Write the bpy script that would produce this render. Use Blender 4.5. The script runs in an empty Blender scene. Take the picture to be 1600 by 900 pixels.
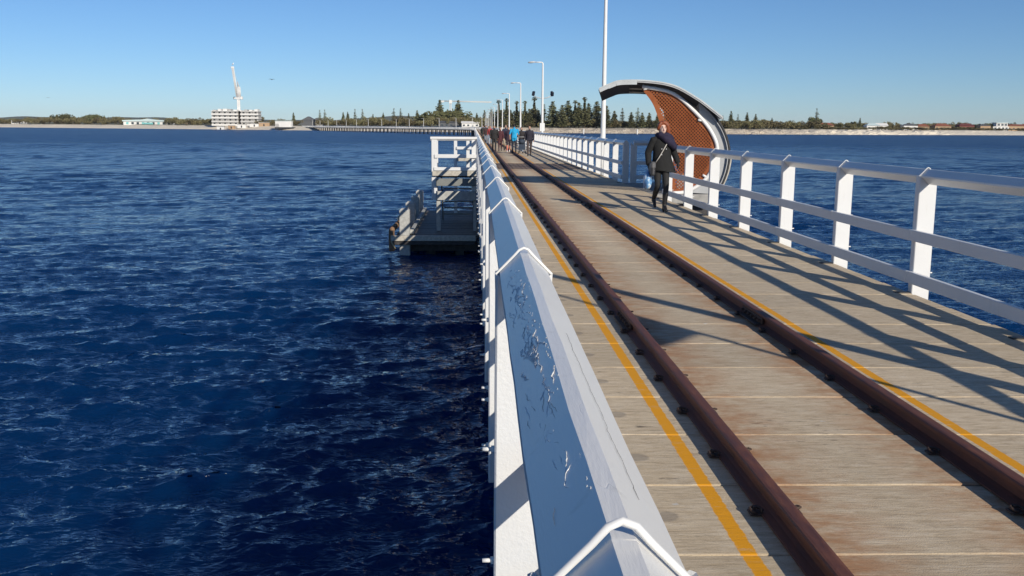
import bpy, bmesh, math, random
import numpy as np
from mathutils import Vector, Matrix

random.seed(7)
RNG = np.random.default_rng(7)
S = bpy.context.scene
COL = S.collection
R = math.radians

# ------------------------------------------------------------------ camera, sky, sun, exposure
CAM_H = 1.66
cam_d = bpy.data.cameras.new('camera')
cam_d.sensor_width = 36.0
cam_d.lens = 33.75
cam_d.clip_start = 0.05
cam_d.clip_end = 30000
cam = bpy.data.objects.new('camera', cam_d)
COL.objects.link(cam)
cam.matrix_world = (Matrix.Translation((0, 0, CAM_H)) @ Matrix.Rotation(-R(2.28), 4, 'Z')
                    @ Matrix.Rotation(R(90 - 9.557), 4, 'X') @ Matrix.Rotation(0.00625, 4, 'Z'))
S.camera = cam

SUN_EL, SUN_ROT = R(24.6), R(151.0)
world = bpy.data.worlds.new('World')
S.world = world
world.use_nodes = True
wn, wl = world.node_tree.nodes, world.node_tree.links
wn.clear()
w_out = wn.new('ShaderNodeOutputWorld')
w_bg = wn.new('ShaderNodeBackground')
w_sky = wn.new('ShaderNodeTexSky')
w_sky.sky_type = 'NISHITA'
w_sky.sun_disc = False
w_sky.sun_elevation = SUN_EL
w_sky.sun_rotation = SUN_ROT
w_sky.altitude = 0
w_sky.air_density = 0.80
w_sky.dust_density = 0.05
w_sky.ozone_density = 7.6
w_bg.inputs['Strength'].default_value = 0.094
wl.new(w_sky.outputs[0], w_bg.inputs[0])
wl.new(w_bg.outputs[0], w_out.inputs[0])

sun_d = bpy.data.lights.new('sun', 'SUN')
sun_d.energy = 4.5
sun_d.angle = R(0.53)
sun_d.color = (1.0, 0.915, 0.78)
sun = bpy.data.objects.new('sun', sun_d)
COL.objects.link(sun)
sd = Vector((math.sin(SUN_ROT) * math.cos(SUN_EL), math.cos(SUN_ROT) * math.cos(SUN_EL), math.sin(SUN_EL)))
sun.rotation_euler = sd.to_track_quat('Z', 'Y').to_euler()
sun.location = (30, -60, 40)

S.view_settings.view_transform = 'Standard'
S.view_settings.look = 'None'
S.view_settings.gamma = 1.0
S.view_settings.use_curve_mapping = False
S.view_settings.exposure = 0.0
S.cycles.sample_clamp_direct = 12.0
S.cycles.sample_clamp_indirect = 6.0

# ------------------------------------------------------------------ helpers
class MB:
    """collects geometry for ONE mesh object"""
    def __init__(s):
        s.v, s.f, s.m, s.sm = [], [], [], []
    def add(s, vs, fs, m=0, smooth=False):
        o = len(s.v)
        s.v.extend([tuple(p) for p in vs])
        for f in fs:
            s.f.append(tuple(i + o for i in f)); s.m.append(m); s.sm.append(smooth)
        return s
    def box(s, x0, x1, y0, y1, z0, z1, m=0):
        vs = [(x0,y0,z0),(x1,y0,z0),(x1,y1,z0),(x0,y1,z0),(x0,y0,z1),(x1,y0,z1),(x1,y1,z1),(x0,y1,z1)]
        return s.add(vs, [(0,3,2,1),(4,5,6,7),(0,1,5,4),(1,2,6,5),(2,3,7,6),(3,0,4,7)], m)
    def bbox(s, x0, x1, y0, y1, z0, z1, b=0.006, m=0):
        """box with chamfered edges"""
        vs, idx = [], {}
        X, Y, Z = (x0, x1), (y0, y1), (z0, z1)
        for i in (0,1):
            for j in (0,1):
                for k in (0,1):
                    sx, sy, sz = (1 if i == 0 else -1), (1 if j == 0 else -1), (1 if k == 0 else -1)
                    idx[i,j,k] = len(vs)
                    vs += [(X[i], Y[j]+sy*b, Z[k]+sz*b), (X[i]+sx*b, Y[j], Z[k]+sz*b), (X[i]+sx*b, Y[j]+sy*b, Z[k])]
        g = lambda i,j,k,a: idx[i,j,k]+a
        fs = []
        for i in (0,1):
            q = [g(i,0,0,0), g(i,0,1,0), g(i,1,1,0), g(i,1,0,0)]; fs.append(q if i == 0 else q[::-1])
            q = [g(0,i,0,1), g(1,i,0,1), g(1,i,1,1), g(0,i,1,1)]; fs.append(q if i == 0 else q[::-1])
            q = [g(0,0,i,2), g(0,1,i,2), g(1,1,i,2), g(1,0,i,2)]; fs.append(q if i == 0 else q[::-1])
        for i in (0,1):
            for j in (0,1):
                fs.append([g(i,j,0,0), g(i,j,0,1), g(i,j,1,1), g(i,j,1,0)])
                fs.append([g(i,0,j,0), g(i,0,j,2), g(i,1,j,2), g(i,1,j,0)])
                fs.append([g(0,i,j,1), g(0,i,j,2), g(1,i,j,2), g(1,i,j,1)])
        for i in (0,1):
            for j in (0,1):
                for k in (0,1):
                    fs.append([g(i,j,k,0), g(i,j,k,1), g(i,j,k,2)])
        return s.add(vs, fs, m)
    def loft(s, rings, m=0, smooth=True, cap0=True, cap1=True, closed=True):
        n = len(rings[0]); vs = [p for r in rings for p in r]; fs = []
        for a in range(len(rings)-1):
            for i in range(n if closed else n-1):
                j = (i+1) % n
                fs.append((a*n+i, a*n+j, (a+1)*n+j, (a+1)*n+i))
        if cap0: fs.append(tuple(range(n-1, -1, -1)))
        if cap1: fs.append(tuple((len(rings)-1)*n+i for i in range(n)))
        return s.add(vs, fs, m, smooth)
    def tube(s, pts, rad, n=8, m=0, smooth=True, caps=True):
        pts = [Vector(p) for p in pts]
        if not hasattr(rad, '__len__'): rad = [rad]*len(pts)
        rings, up = [], None
        for i, p in enumerate(pts):
            t = (pts[min(i+1, len(pts)-1)] - pts[max(i-1, 0)]).normalized()
            if up is None:
                up = Vector((0,0,1)) if abs(t.z) < 0.9 else Vector((0,1,0))
            a = t.cross(up)
            if a.length < 1e-5: a = t.cross(Vector((1,0,0)))
            a.normalize(); b = a.cross(t).normalized(); up = b
            rings.append([p + (a*math.cos(2*math.pi*k/n) + b*math.sin(2*math.pi*k/n))*rad[i] for k in range(n)])
        return s.loft(rings, m, smooth, caps, caps)
    def prism_y(s, poly, y0, y1, m=0, smooth=False):
        """poly of (x,z) extruded along y"""
        return s.loft([[(x, y0, z) for x, z in poly], [(x, y1, z) for x, z in poly]], m, smooth)
    def ell(s, c, r, nu=12, nv=8, m=0, rot=None):
        rings = []
        for j in range(nv+1):
            th = math.pi*(j+0.02)/(nv+0.04)
            ring = []
            for i in range(nu):
                ph = 2*math.pi*i/nu
                p = Vector((r[0]*math.sin(th)*math.cos(ph), r[1]*math.sin(th)*math.sin(ph), -r[2]*math.cos(th)))
                if rot: p = rot @ p
                ring.append(p + Vector(c))
            rings.append(ring)
        return s.loft(rings, m, True)
    def mesh(s, name, mats):
        me = bpy.data.meshes.new(name)
        me.from_pydata(s.v, [], s.f)
        for mt in (mats if isinstance(mats, (list, tuple)) else [mats]):
            me.materials.append(mt)
        me.polygons.foreach_set('material_index', s.m)
        me.polygons.foreach_set('use_smooth', s.sm)
        me.update()
        bm = bmesh.new(); bm.from_mesh(me)
        bmesh.ops.recalc_face_normals(bm, faces=bm.faces[:])
        bm.to_mesh(me); bm.free()
        return me
    def build(s, name, mats, parent=None, loc=None):
        return put(name, s.mesh(name, mats), parent, loc)

def put(name, me, parent=None, loc=None, rot=None, scale=None):
    o = bpy.data.objects.new(name, me)
    COL.objects.link(o)
    if parent is not None: o.parent = parent
    if loc is not None: o.location = loc
    if rot is not None: o.rotation_euler = rot
    if scale is not None: o.scale = scale
    return o

def tag(o, label, cat, group=None):
    o['label'] = label; o['category'] = cat
    if group: o['group'] = group
    return o

def thing(name, label, cat, loc=(0,0,0), rz=0.0, group=None):
    o = bpy.data.objects.new(name, None)
    o.empty_display_size = 0.2
    COL.objects.link(o)
    o.location = loc; o.rotation_euler = (0, 0, rz)
    return tag(o, label, cat, group)

def structure(o):
    o['kind'] = 'structure'; return o
def stuff(o):
    o['kind'] = 'stuff'; return o

def arr_mesh(name, V, F, mat, smooth=True):
    """fast mesh from numpy arrays, quads or tris"""
    me = bpy.data.meshes.new(name)
    V = np.asarray(V, np.float32); F = np.asarray(F, np.int32)
    k = F.shape[1]
    me.vertices.add(len(V)); me.vertices.foreach_set('co', V.ravel())
    me.loops.add(F.size); me.loops.foreach_set('vertex_index', F.ravel())
    me.polygons.add(len(F)); me.polygons.foreach_set('loop_start', np.arange(0, F.size, k, dtype=np.int32))
    try: me.polygons.foreach_set('loop_total', np.full(len(F), k, np.int32))
    except Exception: pass
    me.polygons.foreach_set('use_smooth', np.full(len(F), smooth))
    me.materials.append(mat)
    me.update(calc_edges=True); me.validate()
    return me

# ------------------------------------------------------------------ materials
class NT:
    def __init__(s, name):
        s.mat = bpy.data.materials.new(name); s.mat.use_nodes = True
        s.t = s.mat.node_tree; s.n = s.t.nodes; s.l = s.t.links
        s.b = s.n['Principled BSDF']; s.out = s.n['Material Output']
        s.tc = None
    def node(s, typ, **kw):
        nd = s.n.new(typ)
        for k, v in kw.items(): setattr(nd, k, v)
        return nd
    def setin(s, nd, key, val):
        if hasattr(val, 'links') or hasattr(val, 'is_output'): s.l.new(val, nd.inputs[key])
        elif val is not None: nd.inputs[key].default_value = val
    def pos(s): 
        return s.node('ShaderNodeNewGeometry').outputs['Position']
    def obj(s):
        return s.node('ShaderNodeTexCoord').outputs['Object']
    def mapping(s, vec, scale=(1,1,1), loc=(0,0,0), rot=(0,0,0)):
        m = s.node('ShaderNodeMapping'); s.l.new(vec, m.inputs[0])
        m.inputs['Scale'].default_value = scale; m.inputs['Location'].default_value = loc; m.inputs['Rotation'].default_value = rot
        return m.outputs[0]
    def noise(s, vec, scale=5, detail=4, rough=0.55, dist=0.0, out=0):
        nd = s.node('ShaderNodeTexNoise'); s.l.new(vec, nd.inputs['Vector'])
        nd.inputs['Scale'].default_value = scale; nd.inputs['Detail'].default_value = detail
        nd.inputs['Roughness'].default_value = rough; nd.inputs['Distortion'].default_value = dist
        return nd.outputs[out]
    def voro(s, vec, scale=5, feature='F1', out=0, rand=1.0):
        nd = s.node('ShaderNodeTexVoronoi', feature=feature); s.l.new(vec, nd.inputs['Vector'])
        nd.inputs['Scale'].default_value = scale; nd.inputs['Randomness'].default_value = rand
        return nd.outputs[out]
    def ramp(s, fac, stops, interp='LINEAR'):
        nd = s.node('ShaderNodeValToRGB'); s.l.new(fac, nd.inputs[0])
        cr = nd.color_ramp; cr.interpolation = interp
        while len(cr.elements) < len(stops): cr.elements.new(0.5)
        for e, (p, c) in zip(cr.elements, stops):
            e.position = p; e.color = c if len(c) == 4 else (*c, 1)
        return nd.outputs[0]
    def math(s, op, a, b=None, c=None, clamp=False):
        nd = s.node('ShaderNodeMath', operation=op, use_clamp=clamp)
        s.setin(nd, 0, a)
        if b is not None: s.setin(nd, 1, b)
        if c is not None: s.setin(nd, 2, c)
        return nd.outputs[0]
    def maprange(s, v, a, b, c=0.0, d=1.0, smooth=False):
        nd = s.node('ShaderNodeMapRange', interpolation_type='SMOOTHSTEP' if smooth else 'LINEAR')
        s.l.new(v, nd.inputs[0])
        for i, x in enumerate((a, b, c, d)): nd.inputs[i+1].default_value = x
        return nd.outputs[0]
    def mix(s, fac, a, b, mode='MIX'):
        nd = s.node('ShaderNodeMix', data_type='RGBA', blend_type=mode)
        s.setin(nd, 0, fac)
        for k, v in ((6, a), (7, b)):
            if isinstance(v, tuple): nd.inputs[k].default_value = v if len(v) == 4 else (*v, 1)
            else: s.l.new(v, nd.inputs[k])
        return nd.outputs[2]
    def sep(s, vec):
        nd = s.node('ShaderNodeSeparateXYZ'); s.l.new(vec, nd.inputs[0]); return nd.outputs
    def rnd(s):
        return s.node('ShaderNodeObjectInfo').outputs['Random']
    def bump(s, h, strength=0.3, dist=0.01, normal=None):
        nd = s.node('ShaderNodeBump'); s.l.new(h, nd.inputs['Height'])
        nd.inputs['Strength'].default_value = strength; nd.inputs['Distance'].default_value = dist
        if normal is not None: s.l.new(normal, nd.inputs['Normal'])
        s.l.new(nd.outputs[0], s.b.inputs['Normal']); return nd.outputs[0]
    def base(s, c): s.setin(s.b, 'Base Color', (*c, 1) if isinstance(c, tuple) and len(c) == 3 else c); return s
    def rough(s, r): s.setin(s.b, 'Roughness', r); return s

def plain(name, col, rough=0.6, metal=0.0, var=0.12, scale=6.0, bump=0.0, coords='obj'):
    t = NT(name)
    v = t.obj() if coords == 'obj' else t.pos()
    n = t.noise(v, scale, 5, 0.6)
    lo = tuple(c*(1-var) for c in col); hi = tuple(min(1, c*(1+var)) for c in col)
    t.base(t.ramp(n, [(0.3, lo), (0.7, hi)])).rough(rough)
    t.b.inputs['Metallic'].default_value = metal
    if bump: t.bump(n, bump, 0.01)
    return t.mat

def mk_white(name, base=(0.715, 0.722, 0.720), dirt=0.35, crack=False):
    t = NT(name); p = t.pos()
    n1 = t.noise(p, 2.3, 5, 0.6)
    n2 = t.noise(t.mapping(p, (30, 30, 3)), 1.0, 4, 0.6)
    c = t.mix(t.maprange(n1, 0.35, 0.75, 0, dirt*0.5), base, (0.56, 0.56, 0.55))
    c = t.mix(t.maprange(n2, 0.62, 0.80, 0, dirt), c, (0.50, 0.47, 0.41))
    t.rough(0.42)
    if crack:
        t.rough(0.38); t.b.inputs['Coat Weight'].default_value = 0.22; t.b.inputs['Coat Roughness'].default_value = 0.22
    fine = t.noise(t.mapping(p, (60, 8, 60)), 1.0, 5, 0.65)
    h = fine
    if crack:
        q = t.mapping(p, (15, 3.2, 15))
        w = t.noise(q, 1.3, 3, 0.6, out=1)
        qq = t.node('ShaderNodeVectorMath', operation='MULTIPLY_ADD')
        t.l.new(w, qq.inputs[0]); qq.inputs[1].default_value = (0.9,)*3; t.l.new(q, qq.inputs[2])
        e = t.voro(qq.outputs[0], 1.0, 'DISTANCE_TO_EDGE')
        line = t.maprange(e, 0.0, 0.010, 1, 0)
        zone = t.maprange(t.noise(t.mapping(p, (4, 1.3, 4)), 1.2, 2), 0.55, 0.64, 0, 1)
        line = t.math('MULTIPLY', line, zone)
        c = t.mix(t.math('MULTIPLY', line, 0.35), c, (0.25, 0.25, 0.25))
        h = t.math('ADD', t.math('MULTIPLY', fine, 0.7), t.math('MULTIPLY', line, -0.5))
    t.base(c)
    t.bump(h, 0.35, 0.006)
    return t.mat

M = {}
M['white'] = mk_white('white_paint')
M['white_cap'] = mk_white('weathered_white_cap_paint', (0.775, 0.765, 0.735), 0.35, True)
M['white_steel'] = plain('white_steel', (0.78, 0.78, 0.76), 0.35, 0, 0.04)
M['crack'] = plain('bare_timber_in_crack', (0.10, 0.09, 0.08), 0.9)
M['flake'] = plain('lifted_paint_flake', (0.80, 0.80, 0.78), 0.45)
M['grey_paint'] = plain('worn_grey_paint', (0.42, 0.42, 0.40), 0.7, 0, 0.2, 9, 0.2, 'pos')
M['pale_timber'] = plain('pale_weathered_timber', (0.46, 0.43, 0.37), 0.8, 0, 0.25, 12, 0.3, 'pos')
M['dark_timber'] = plain('dark_wet_timber', (0.045, 0.042, 0.042), 0.7, 0, 0.4, 8, 0.4, 'pos')
M['brown_timber'] = plain('brown_fender_timber', (0.22, 0.13, 0.075), 0.85, 0, 0.4, 8, 0.5, 'pos')
M['pile'] = plain('dark_jetty_pile', (0.05, 0.048, 0.045), 0.75, 0, 0.4, 4, 0.4, 'pos')
M['black_steel'] = plain('black_steel', (0.03, 0.03, 0.032), 0.5, 0.3)
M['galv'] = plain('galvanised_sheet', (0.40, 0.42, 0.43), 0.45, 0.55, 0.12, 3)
M['grey_sheet'] = plain('grey_cladding', (0.36, 0.37, 0.38), 0.6, 0.0, 0.08, 3)
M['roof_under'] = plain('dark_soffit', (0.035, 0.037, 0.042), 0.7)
M['rim'] = plain('dark_rubber_rim', (0.03, 0.03, 0.033), 0.7)
M['concrete'] = plain('grey_concrete', (0.33, 0.32, 0.30), 0.85, 0, 0.2, 5, 0.2, 'pos')

def mk_plank():
    t = NT('weathered_jetty_plank'); p = t.pos(); x, y, z = t.sep(p)
    o = t.obj(); ox, oy, oz = t.sep(o)
    rnd = t.rnd()
    # per plank offset so that grain does not run through joints
    off = t.node('ShaderNodeCombineXYZ'); t.l.new(t.math('MULTIPLY', rnd, 37.0), off.inputs[0]); t.l.new(t.math('MULTIPLY', rnd, 91.0), off.inputs[2])
    add = t.node('ShaderNodeVectorMath', operation='ADD'); t.l.new(p, add.inputs[0]); t.l.new(off.outputs[0], add.inputs[1])
    q = add.outputs[0]
    grain = t.noise(t.mapping(q, (5.5, 34, 20)), 1.0, 10, 0.74, 0.6)
    grain2 = t.noise(t.mapping(q, (9, 140, 40)), 1.0, 5, 0.65)
    patch = t.noise(t.mapping(q, (3.0, 6.0, 1)), 1.6, 8, 0.68, 0.8)
    spk = t.noise(q, 160, 2, 0.6)
    c = t.ramp(grain, [(0.33, (0.43, 0.325, 0.205)), (0.5, (0.64, 0.515, 0.350)), (0.66, (0.78, 0.665, 0.50))])
    c = t.mix(t.maprange(patch, 0.40, 0.62, 0.0, 0.45), c, (0.66, 0.545, 0.38))
    c = t.mix(t.maprange(grain2, 0.54, 0.70, 0, 0.55), c, (0.26, 0.195, 0.130))
    c = t.mix(t.maprange(spk, 0.56, 0.70, 0, 0.40), c, (0.20, 0.165, 0.125))
    blot = t.noise(t.mapping(q, (8, 14, 1)), 1.0, 7, 0.7, 1.0)
    c = t.mix(t.maprange(blot, 0.55, 0.70, 0, 0.45), c, (0.31, 0.235, 0.16))
    c = t.mix(t.maprange(blot, 0.45, 0.32, 0, 0.45), c, (0.72, 0.63, 0.49))
    # dark marks, scattered, drawn out along the plank
    dk = t.noise(t.mapping(q, (5, 26, 5)), 1.0, 6, 0.72)
    gate = t.noise(t.mapping(q, (0.9, 1.8, 1)), 1.0, 2)
    c = t.mix(t.math('MULTIPLY', t.maprange(dk, 0.60, 0.66, 0, 0.85), t.maprange(gate, 0.48, 0.58, 0, 1)), c, (0.10, 0.08, 0.06))
    # pale droppings / chips
    wh = t.noise(q, 7.5, 3, 0.5)
    c = t.mix(t.maprange(wh, 0.725, 0.74, 0, 0.7), c, (0.66, 0.65, 0.61))
    # tone of each plank
    tone = t.maprange(rnd, 0, 1, 0.86, 1.10)
    tn = t.node('ShaderNodeCombineColor'); [t.l.new(tone, tn.inputs[i]) for i in range(3)]
    c = t.mix(1.0, c, tn.outputs[0], 'MULTIPLY')
    # rust washed from the rails
    rn = t.noise(t.mapping(q, (4, 6, 1)), 1.3, 6, 0.65)
    for rx, wl_, wr_ in ((1.308, 0.14, 0.60), (2.457, 0.55, 0.10)):
        d = t.math('SUBTRACT', x, rx)
        r = t.maprange(d, 0.0, wr_, 1, 0, True); l = t.maprange(d, -wl_, 0.0, 0, 1, True)
        a = t.math('MULTIPLY', r, l)
        a = t.math('MULTIPLY', a, t.maprange(rn, 0.38, 0.60, 0.25, 1.35))
        c = t.mix(t.math('MULTIPLY', a, 0.72, clamp=True), c, (0.40, 0.185, 0.075))
    # lifting hole plug in each plank
    dx = t.math('SUBTRACT', x, 0.83); 
    rr = t.math('SQRT', t.math('ADD', t.math('MULTIPLY', dx, dx), t.math('MULTIPLY', oy, oy)))
    rr = t.math('ADD', rr, t.math('MULTIPLY', t.math('SUBTRACT', t.noise(q, 12, 3), 0.5), 0.05))
    c = t.mix(t.maprange(rr, 0.05, 0.065, 0.5, 0), c, (0.20, 0.175, 0.15))
    # the two painted yellow lines, worn
    ed = t.math('MULTIPLY', t.math('SUBTRACT', t.noise(q, 22, 4, 0.6), 0.5), 0.022)
    xe = t.math('ADD', x, ed)
    for a, b in ((1.048, 1.122), (2.680, 2.752)):
        m1 = t.maprange(xe, a, a+0.006, 0, 1); m2 = t.maprange(xe, b-0.006, b, 1, 0)
        mk = t.math('MULTIPLY', m1, m2)
        wear = t.maprange(t.noise(t.mapping(q, (8, 30, 8)), 1.0, 6, 0.7), 0.58, 0.72, 1, 0.25)
        c = t.mix(t.math('MULTIPLY', mk, wear), c, (0.78, 0.34, 0.003))
    # grime lodged in the joints
    c = t.mix(t.maprange(oz, -0.010, -0.0012, 0.75, 0), c, (0.19, 0.145, 0.10))
    t.base(c).rough(0.85)
    h = t.math('ADD', t.math('MULTIPLY', grain, 0.8), t.math('MULTIPLY', spk, 0.35))
    h = t.math('ADD', h, t.math('MULTIPLY', grain2, 0.5))
    t.bump(h, 0.55, 0.008)
    return t.mat
M['plank'] = mk_plank()

def mk_rail():
    t = NT('rusty_rail_steel'); p = t.pos(); nz = t.sep(t.node('ShaderNodeNewGeometry').outputs['Normal'])[2]
    n = t.noise(t.mapping(p, (30, 6, 30)), 1.0, 6, 0.65)
    c = t.ramp(n, [(0.3, (0.085, 0.032, 0.021)), (0.55, (0.15, 0.055, 0.034)), (0.75, (0.21, 0.085, 0.05))])
    t.base(c).rough(t.maprange(n, 0.3, 0.7, 0.5, 0.75)); t.b.inputs['Metallic'].default_value = 0.15
    t.bump(n, 0.3, 0.004)
    return t.mat
M['rail'] = mk_rail()
M['rust_dark'] = plain('dark_rusted_fitting', (0.075, 0.048, 0.036), 0.75, 0.1, 0.4, 30)

def mk_perf():
    t = NT('perforated_rusty_steel'); o = t.obj(); x, y, z = t.sep(o)
    n = t.noise(o, 2.2, 5, 0.6)
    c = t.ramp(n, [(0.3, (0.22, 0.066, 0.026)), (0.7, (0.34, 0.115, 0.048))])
    t.base(c).rough(0.8); t.b.inputs['Specular IOR Level'].default_value = 0.15
    # rows of punched holes
    PT = 0.060
    def frac(v): return t.math('SUBTRACT', t.math('FRACT', v), 0.5)
    u = t.math('MULTIPLY', t.math('ADD', x, z), 0.7071/PT); v = t.math('MULTIPLY', t.math('SUBTRACT', x, z), 0.7071/PT)
    fu, fv = frac(u), frac(v)
    d = t.math('SQRT', t.math('ADD', t.math('MULTIPLY', fu, fu), t.math('MULTIPLY', fv, fv)))
    edge = t.node('ShaderNodeAttribute', attribute_name='inset').outputs['Fac']
    rad = t.math('MULTIPLY', t.maprange(edge, 0.10, 0.16, 0, 1), 0.37)
    hole = t.math('LESS_THAN', d, rad)
    tr = t.node('ShaderNodeBsdfTransparent'); mx = t.node('ShaderNodeMixShader')
    t.l.new(hole, mx.inputs[0]); t.l.new(t.b.outputs[0], mx.inputs[1]); t.l.new(tr.outputs[0], mx.inputs[2])
    t.l.new(mx.outputs[0], t.out.inputs[0])
    return t.mat
M['perf'] = mk_perf()
M['rust_shade'] = plain('rusty_sheet_in_shade', (0.045, 0.022, 0.015), 0.8)  # far panel rust darkened to stand in for shade inside the shelter

def mk_water():
    t = NT('sea_water'); p = t.pos()
    big = t.noise(p, 0.05, 3, 0.5)
    t.base(t.mix(t.maprange(big, 0.35, 0.65), (0.0010, 0.0235, 0.092), (0.0012, 0.0285, 0.106)))
    ln = t.node('ShaderNodeVectorMath', operation='LENGTH'); t.l.new(p, ln.inputs[0]); dist = ln.outputs[1]
    t.rough(t.maprange(dist, 25, 300, 0.045, 0.31))      # ripples too small to resolve far out
    t.b.inputs['IOR'].default_value = 1.333
    t.b.subsurface_method = 'BURLEY'
    t.b.inputs['Subsurface Weight'].default_value = 1.0
    t.b.inputs['Subsurface Radius'].default_value = (1.0, 1.6, 2.0)
    t.b.inputs['Subsurface Scale'].default_value = 1.3
    r1 = t.noise(t.mapping(p, (1.6, 4.2, 1), rot=(0, 0, R(-13))), 1.0, 3, 0.60, 0.4)
    r2 = t.noise(t.mapping(p, (5, 10, 1), rot=(0, 0, R(-20))), 1.0, 2, 0.55, 0.5)
    h = t.math('ADD', r1, t.math('MULTIPLY', r2, 0.25))
    r3 = t.noise(t.mapping(p, (0.07, 0.30, 1), rot=(0, 0, R(-8))), 1.0, 4, 0.65, 0.6)
    h = t.math('ADD', h, t.math('MULTIPLY', t.math('MULTIPLY', r3, 9.0), t.maprange(dist, 120, 420, 0, 1)))
    t.bump(h, 1.0, 0.13)
    return t.mat
M['water'] = mk_water()

# ------------------------------------------------------------------ the sea: one sheet, displaced into wind chop
SEA_Z = -3.04
def build_sea():
    a_d = np.radians(np.linspace(-45, 47, 650))
    a_o = np.radians(np.concatenate([np.linspace(48, 314, 60)[1:-1]]))
    ang = np.concatenate([a_d, a_o]); nA = len(ang)
    r = [2.2]
    while r[-1] < 620: r.append(r[-1] + max(0.030, r[-1]*0.0043))
    r = np.array(r + [700, 850, 1100, 1600, 3000, 8000, 20000]); r = np.concatenate([[0.0], r])
    A, Rr = np.meshgrid(ang, r)
    X = Rr*np.sin(A); Y = Rr*np.cos(A)
    fade = np.clip((640-Rr)/200, 0, 1)
    X0, Y0 = X.ravel(), Y.ravel(); rr = Rr.ravel()
    cell = np.maximum(0.03, rr*0.0043)
    dX = np.zeros_like(X0); dY = np.zeros_like(X0); dZ = np.zeros_like(X0)
    rg = np.random.default_rng(11)
    main = math.radians(-77)          # direction of travel
    comps = []
    for n_, l0, l1, slope, spr in ((40, 2.2, 6.5, 0.050, 0.36), (56, 0.7, 2.2, 0.100, 0.42), (120, 0.14, 0.7, 0.26, 0.50)):
        for L in np.exp(rg.uniform(math.log(l0), math.log(l1), n_)):
            comps.append((L, slope*math.sqrt(2.0/n_)*L/(2*math.pi), main + rg.normal(0, spr)))
    for L, amp, th in comps:
        k = 2*math.pi/L
        ph = rg.uniform(0, 2*math.pi)
        kx, ky = k*math.cos(th), k*math.sin(th)
        att = np.clip(L/(2.0*cell) - 0.5, 0, 1)
        arg = kx*X0 + ky*Y0 + ph
        a = (amp*att)
        s_, c_ = np.sin(arg), np.cos(arg)
        dZ += a*c_
        dX -= 1.08*a*math.cos(th)*s_; dY -= 1.08*a*math.sin(th)*s_
    # gusty groups: calmer and rougher patches
    grp = 1 + 0.32*np.sin(X0*0.11+Y0*0.05+1.0)*np.sin(Y0*0.085-X0*0.03) + 0.2*np.sin(X0*0.31+0.7)*np.sin(Y0*0.23+0.3)
    fd = fade.ravel()*grp
    V = np.stack([X0 + dX*fd, Y0 + dY*fd, SEA_Z + dZ*fd], 1)
    nR = len(r)
    i = np.arange(nR-1)[:, None]; j = np.arange(nA)[None, :]; j2 = (j+1) % nA
    F = np.stack([i*nA+j, i*nA+j2, (i+1)*nA+j2, (i+1)*nA+j], -1).reshape(-1, 4)
    me = arr_mesh('sea', V, F, M['water'], True)
    o = put('sea', me); structure(o)
    return o
build_sea()

# ------------------------------------------------------------------ shore, hills
CP, SP_, CY, SY = math.cos(R(9.557)), math.sin(R(9.557)), math.cos(R(2.28)), math.sin(R(2.28))
def at(px, depth):
    """lateral position of a thing seen at column px of the photograph when it stands at that distance"""
    u = (px - 741)/1500.0 - math.tan(R(2.28))/CP
    return depth*(SY + u*CY*CP)/(CY - u*SY*CP)
def zscale(px, depth):
    """metres of height per photograph pixel there"""
    return CP*CP*(at(px, depth)*SY + depth*CY)/1500.0

SHORE = [(-2600, 2400), (-1400, 1650), (-800, 1290), (-571, 1156), (-341, 1022), (-182, 905), (-80, 815), (0, 745), (70, 712), (183, 705), (300, 725), (447, 780), (700, 850), (1400, 980), (4000, 1200)]
def shore_y(x):
    return float(np.interp(x, [p[0] for p in SHORE], [p[1] for p in SHORE]))
def ground_z(x, y):
    d = y - shore_y(x)
    zz = np.interp(d, [-20, 0, 10, 26, 40, 200, 8000], [-6.0, -3.15, -1.6, 0.2, 0.9, 1.6, 6.0])
    return float(zz)

def mk_land():
    t = NT('shore_ground'); p = t.pos(); x, y, z = t.sep(p)
    n = t.noise(p, 0.12, 5, 0.6); n2 = t.noise(p, 0.9, 4, 0.7)
    sand = t.ramp(n2, [(0.3, (0.68, 0.60, 0.47)), (0.7, (0.80, 0.72, 0.59))])
    rock = t.ramp(n2, [(0.38, (0.15, 0.12, 0.09)), (0.47, (0.50, 0.42, 0.32)), (0.60, (0.70, 0.61, 0.48))])
    right = t.maprange(x, -60, 10, 0, 1); right2 = t.maprange(x, 215, 300, 1, 0)
    s = t.mix(t.math('MULTIPLY', right, right2), sand, rock)
    grass = t.ramp(n, [(0.3, (0.07, 0.075, 0.03)), (0.7, (0.13, 0.115, 0.055))])
    hz = t.math('ADD', z, t.math('MULTIPLY', t.math('SUBTRACT', n, 0.5), 1.6))
    wet = t.maprange(z, -3.0, -2.4, 0.55, 1.0)
    c = t.mix(t.maprange(hz, 0.55, 0.95), s, grass)
    t.base(c).rough(0.95)
    t.bump(n2, 0.6, 0.6)
    return t.mat
M['land'] = mk_land()

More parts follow.
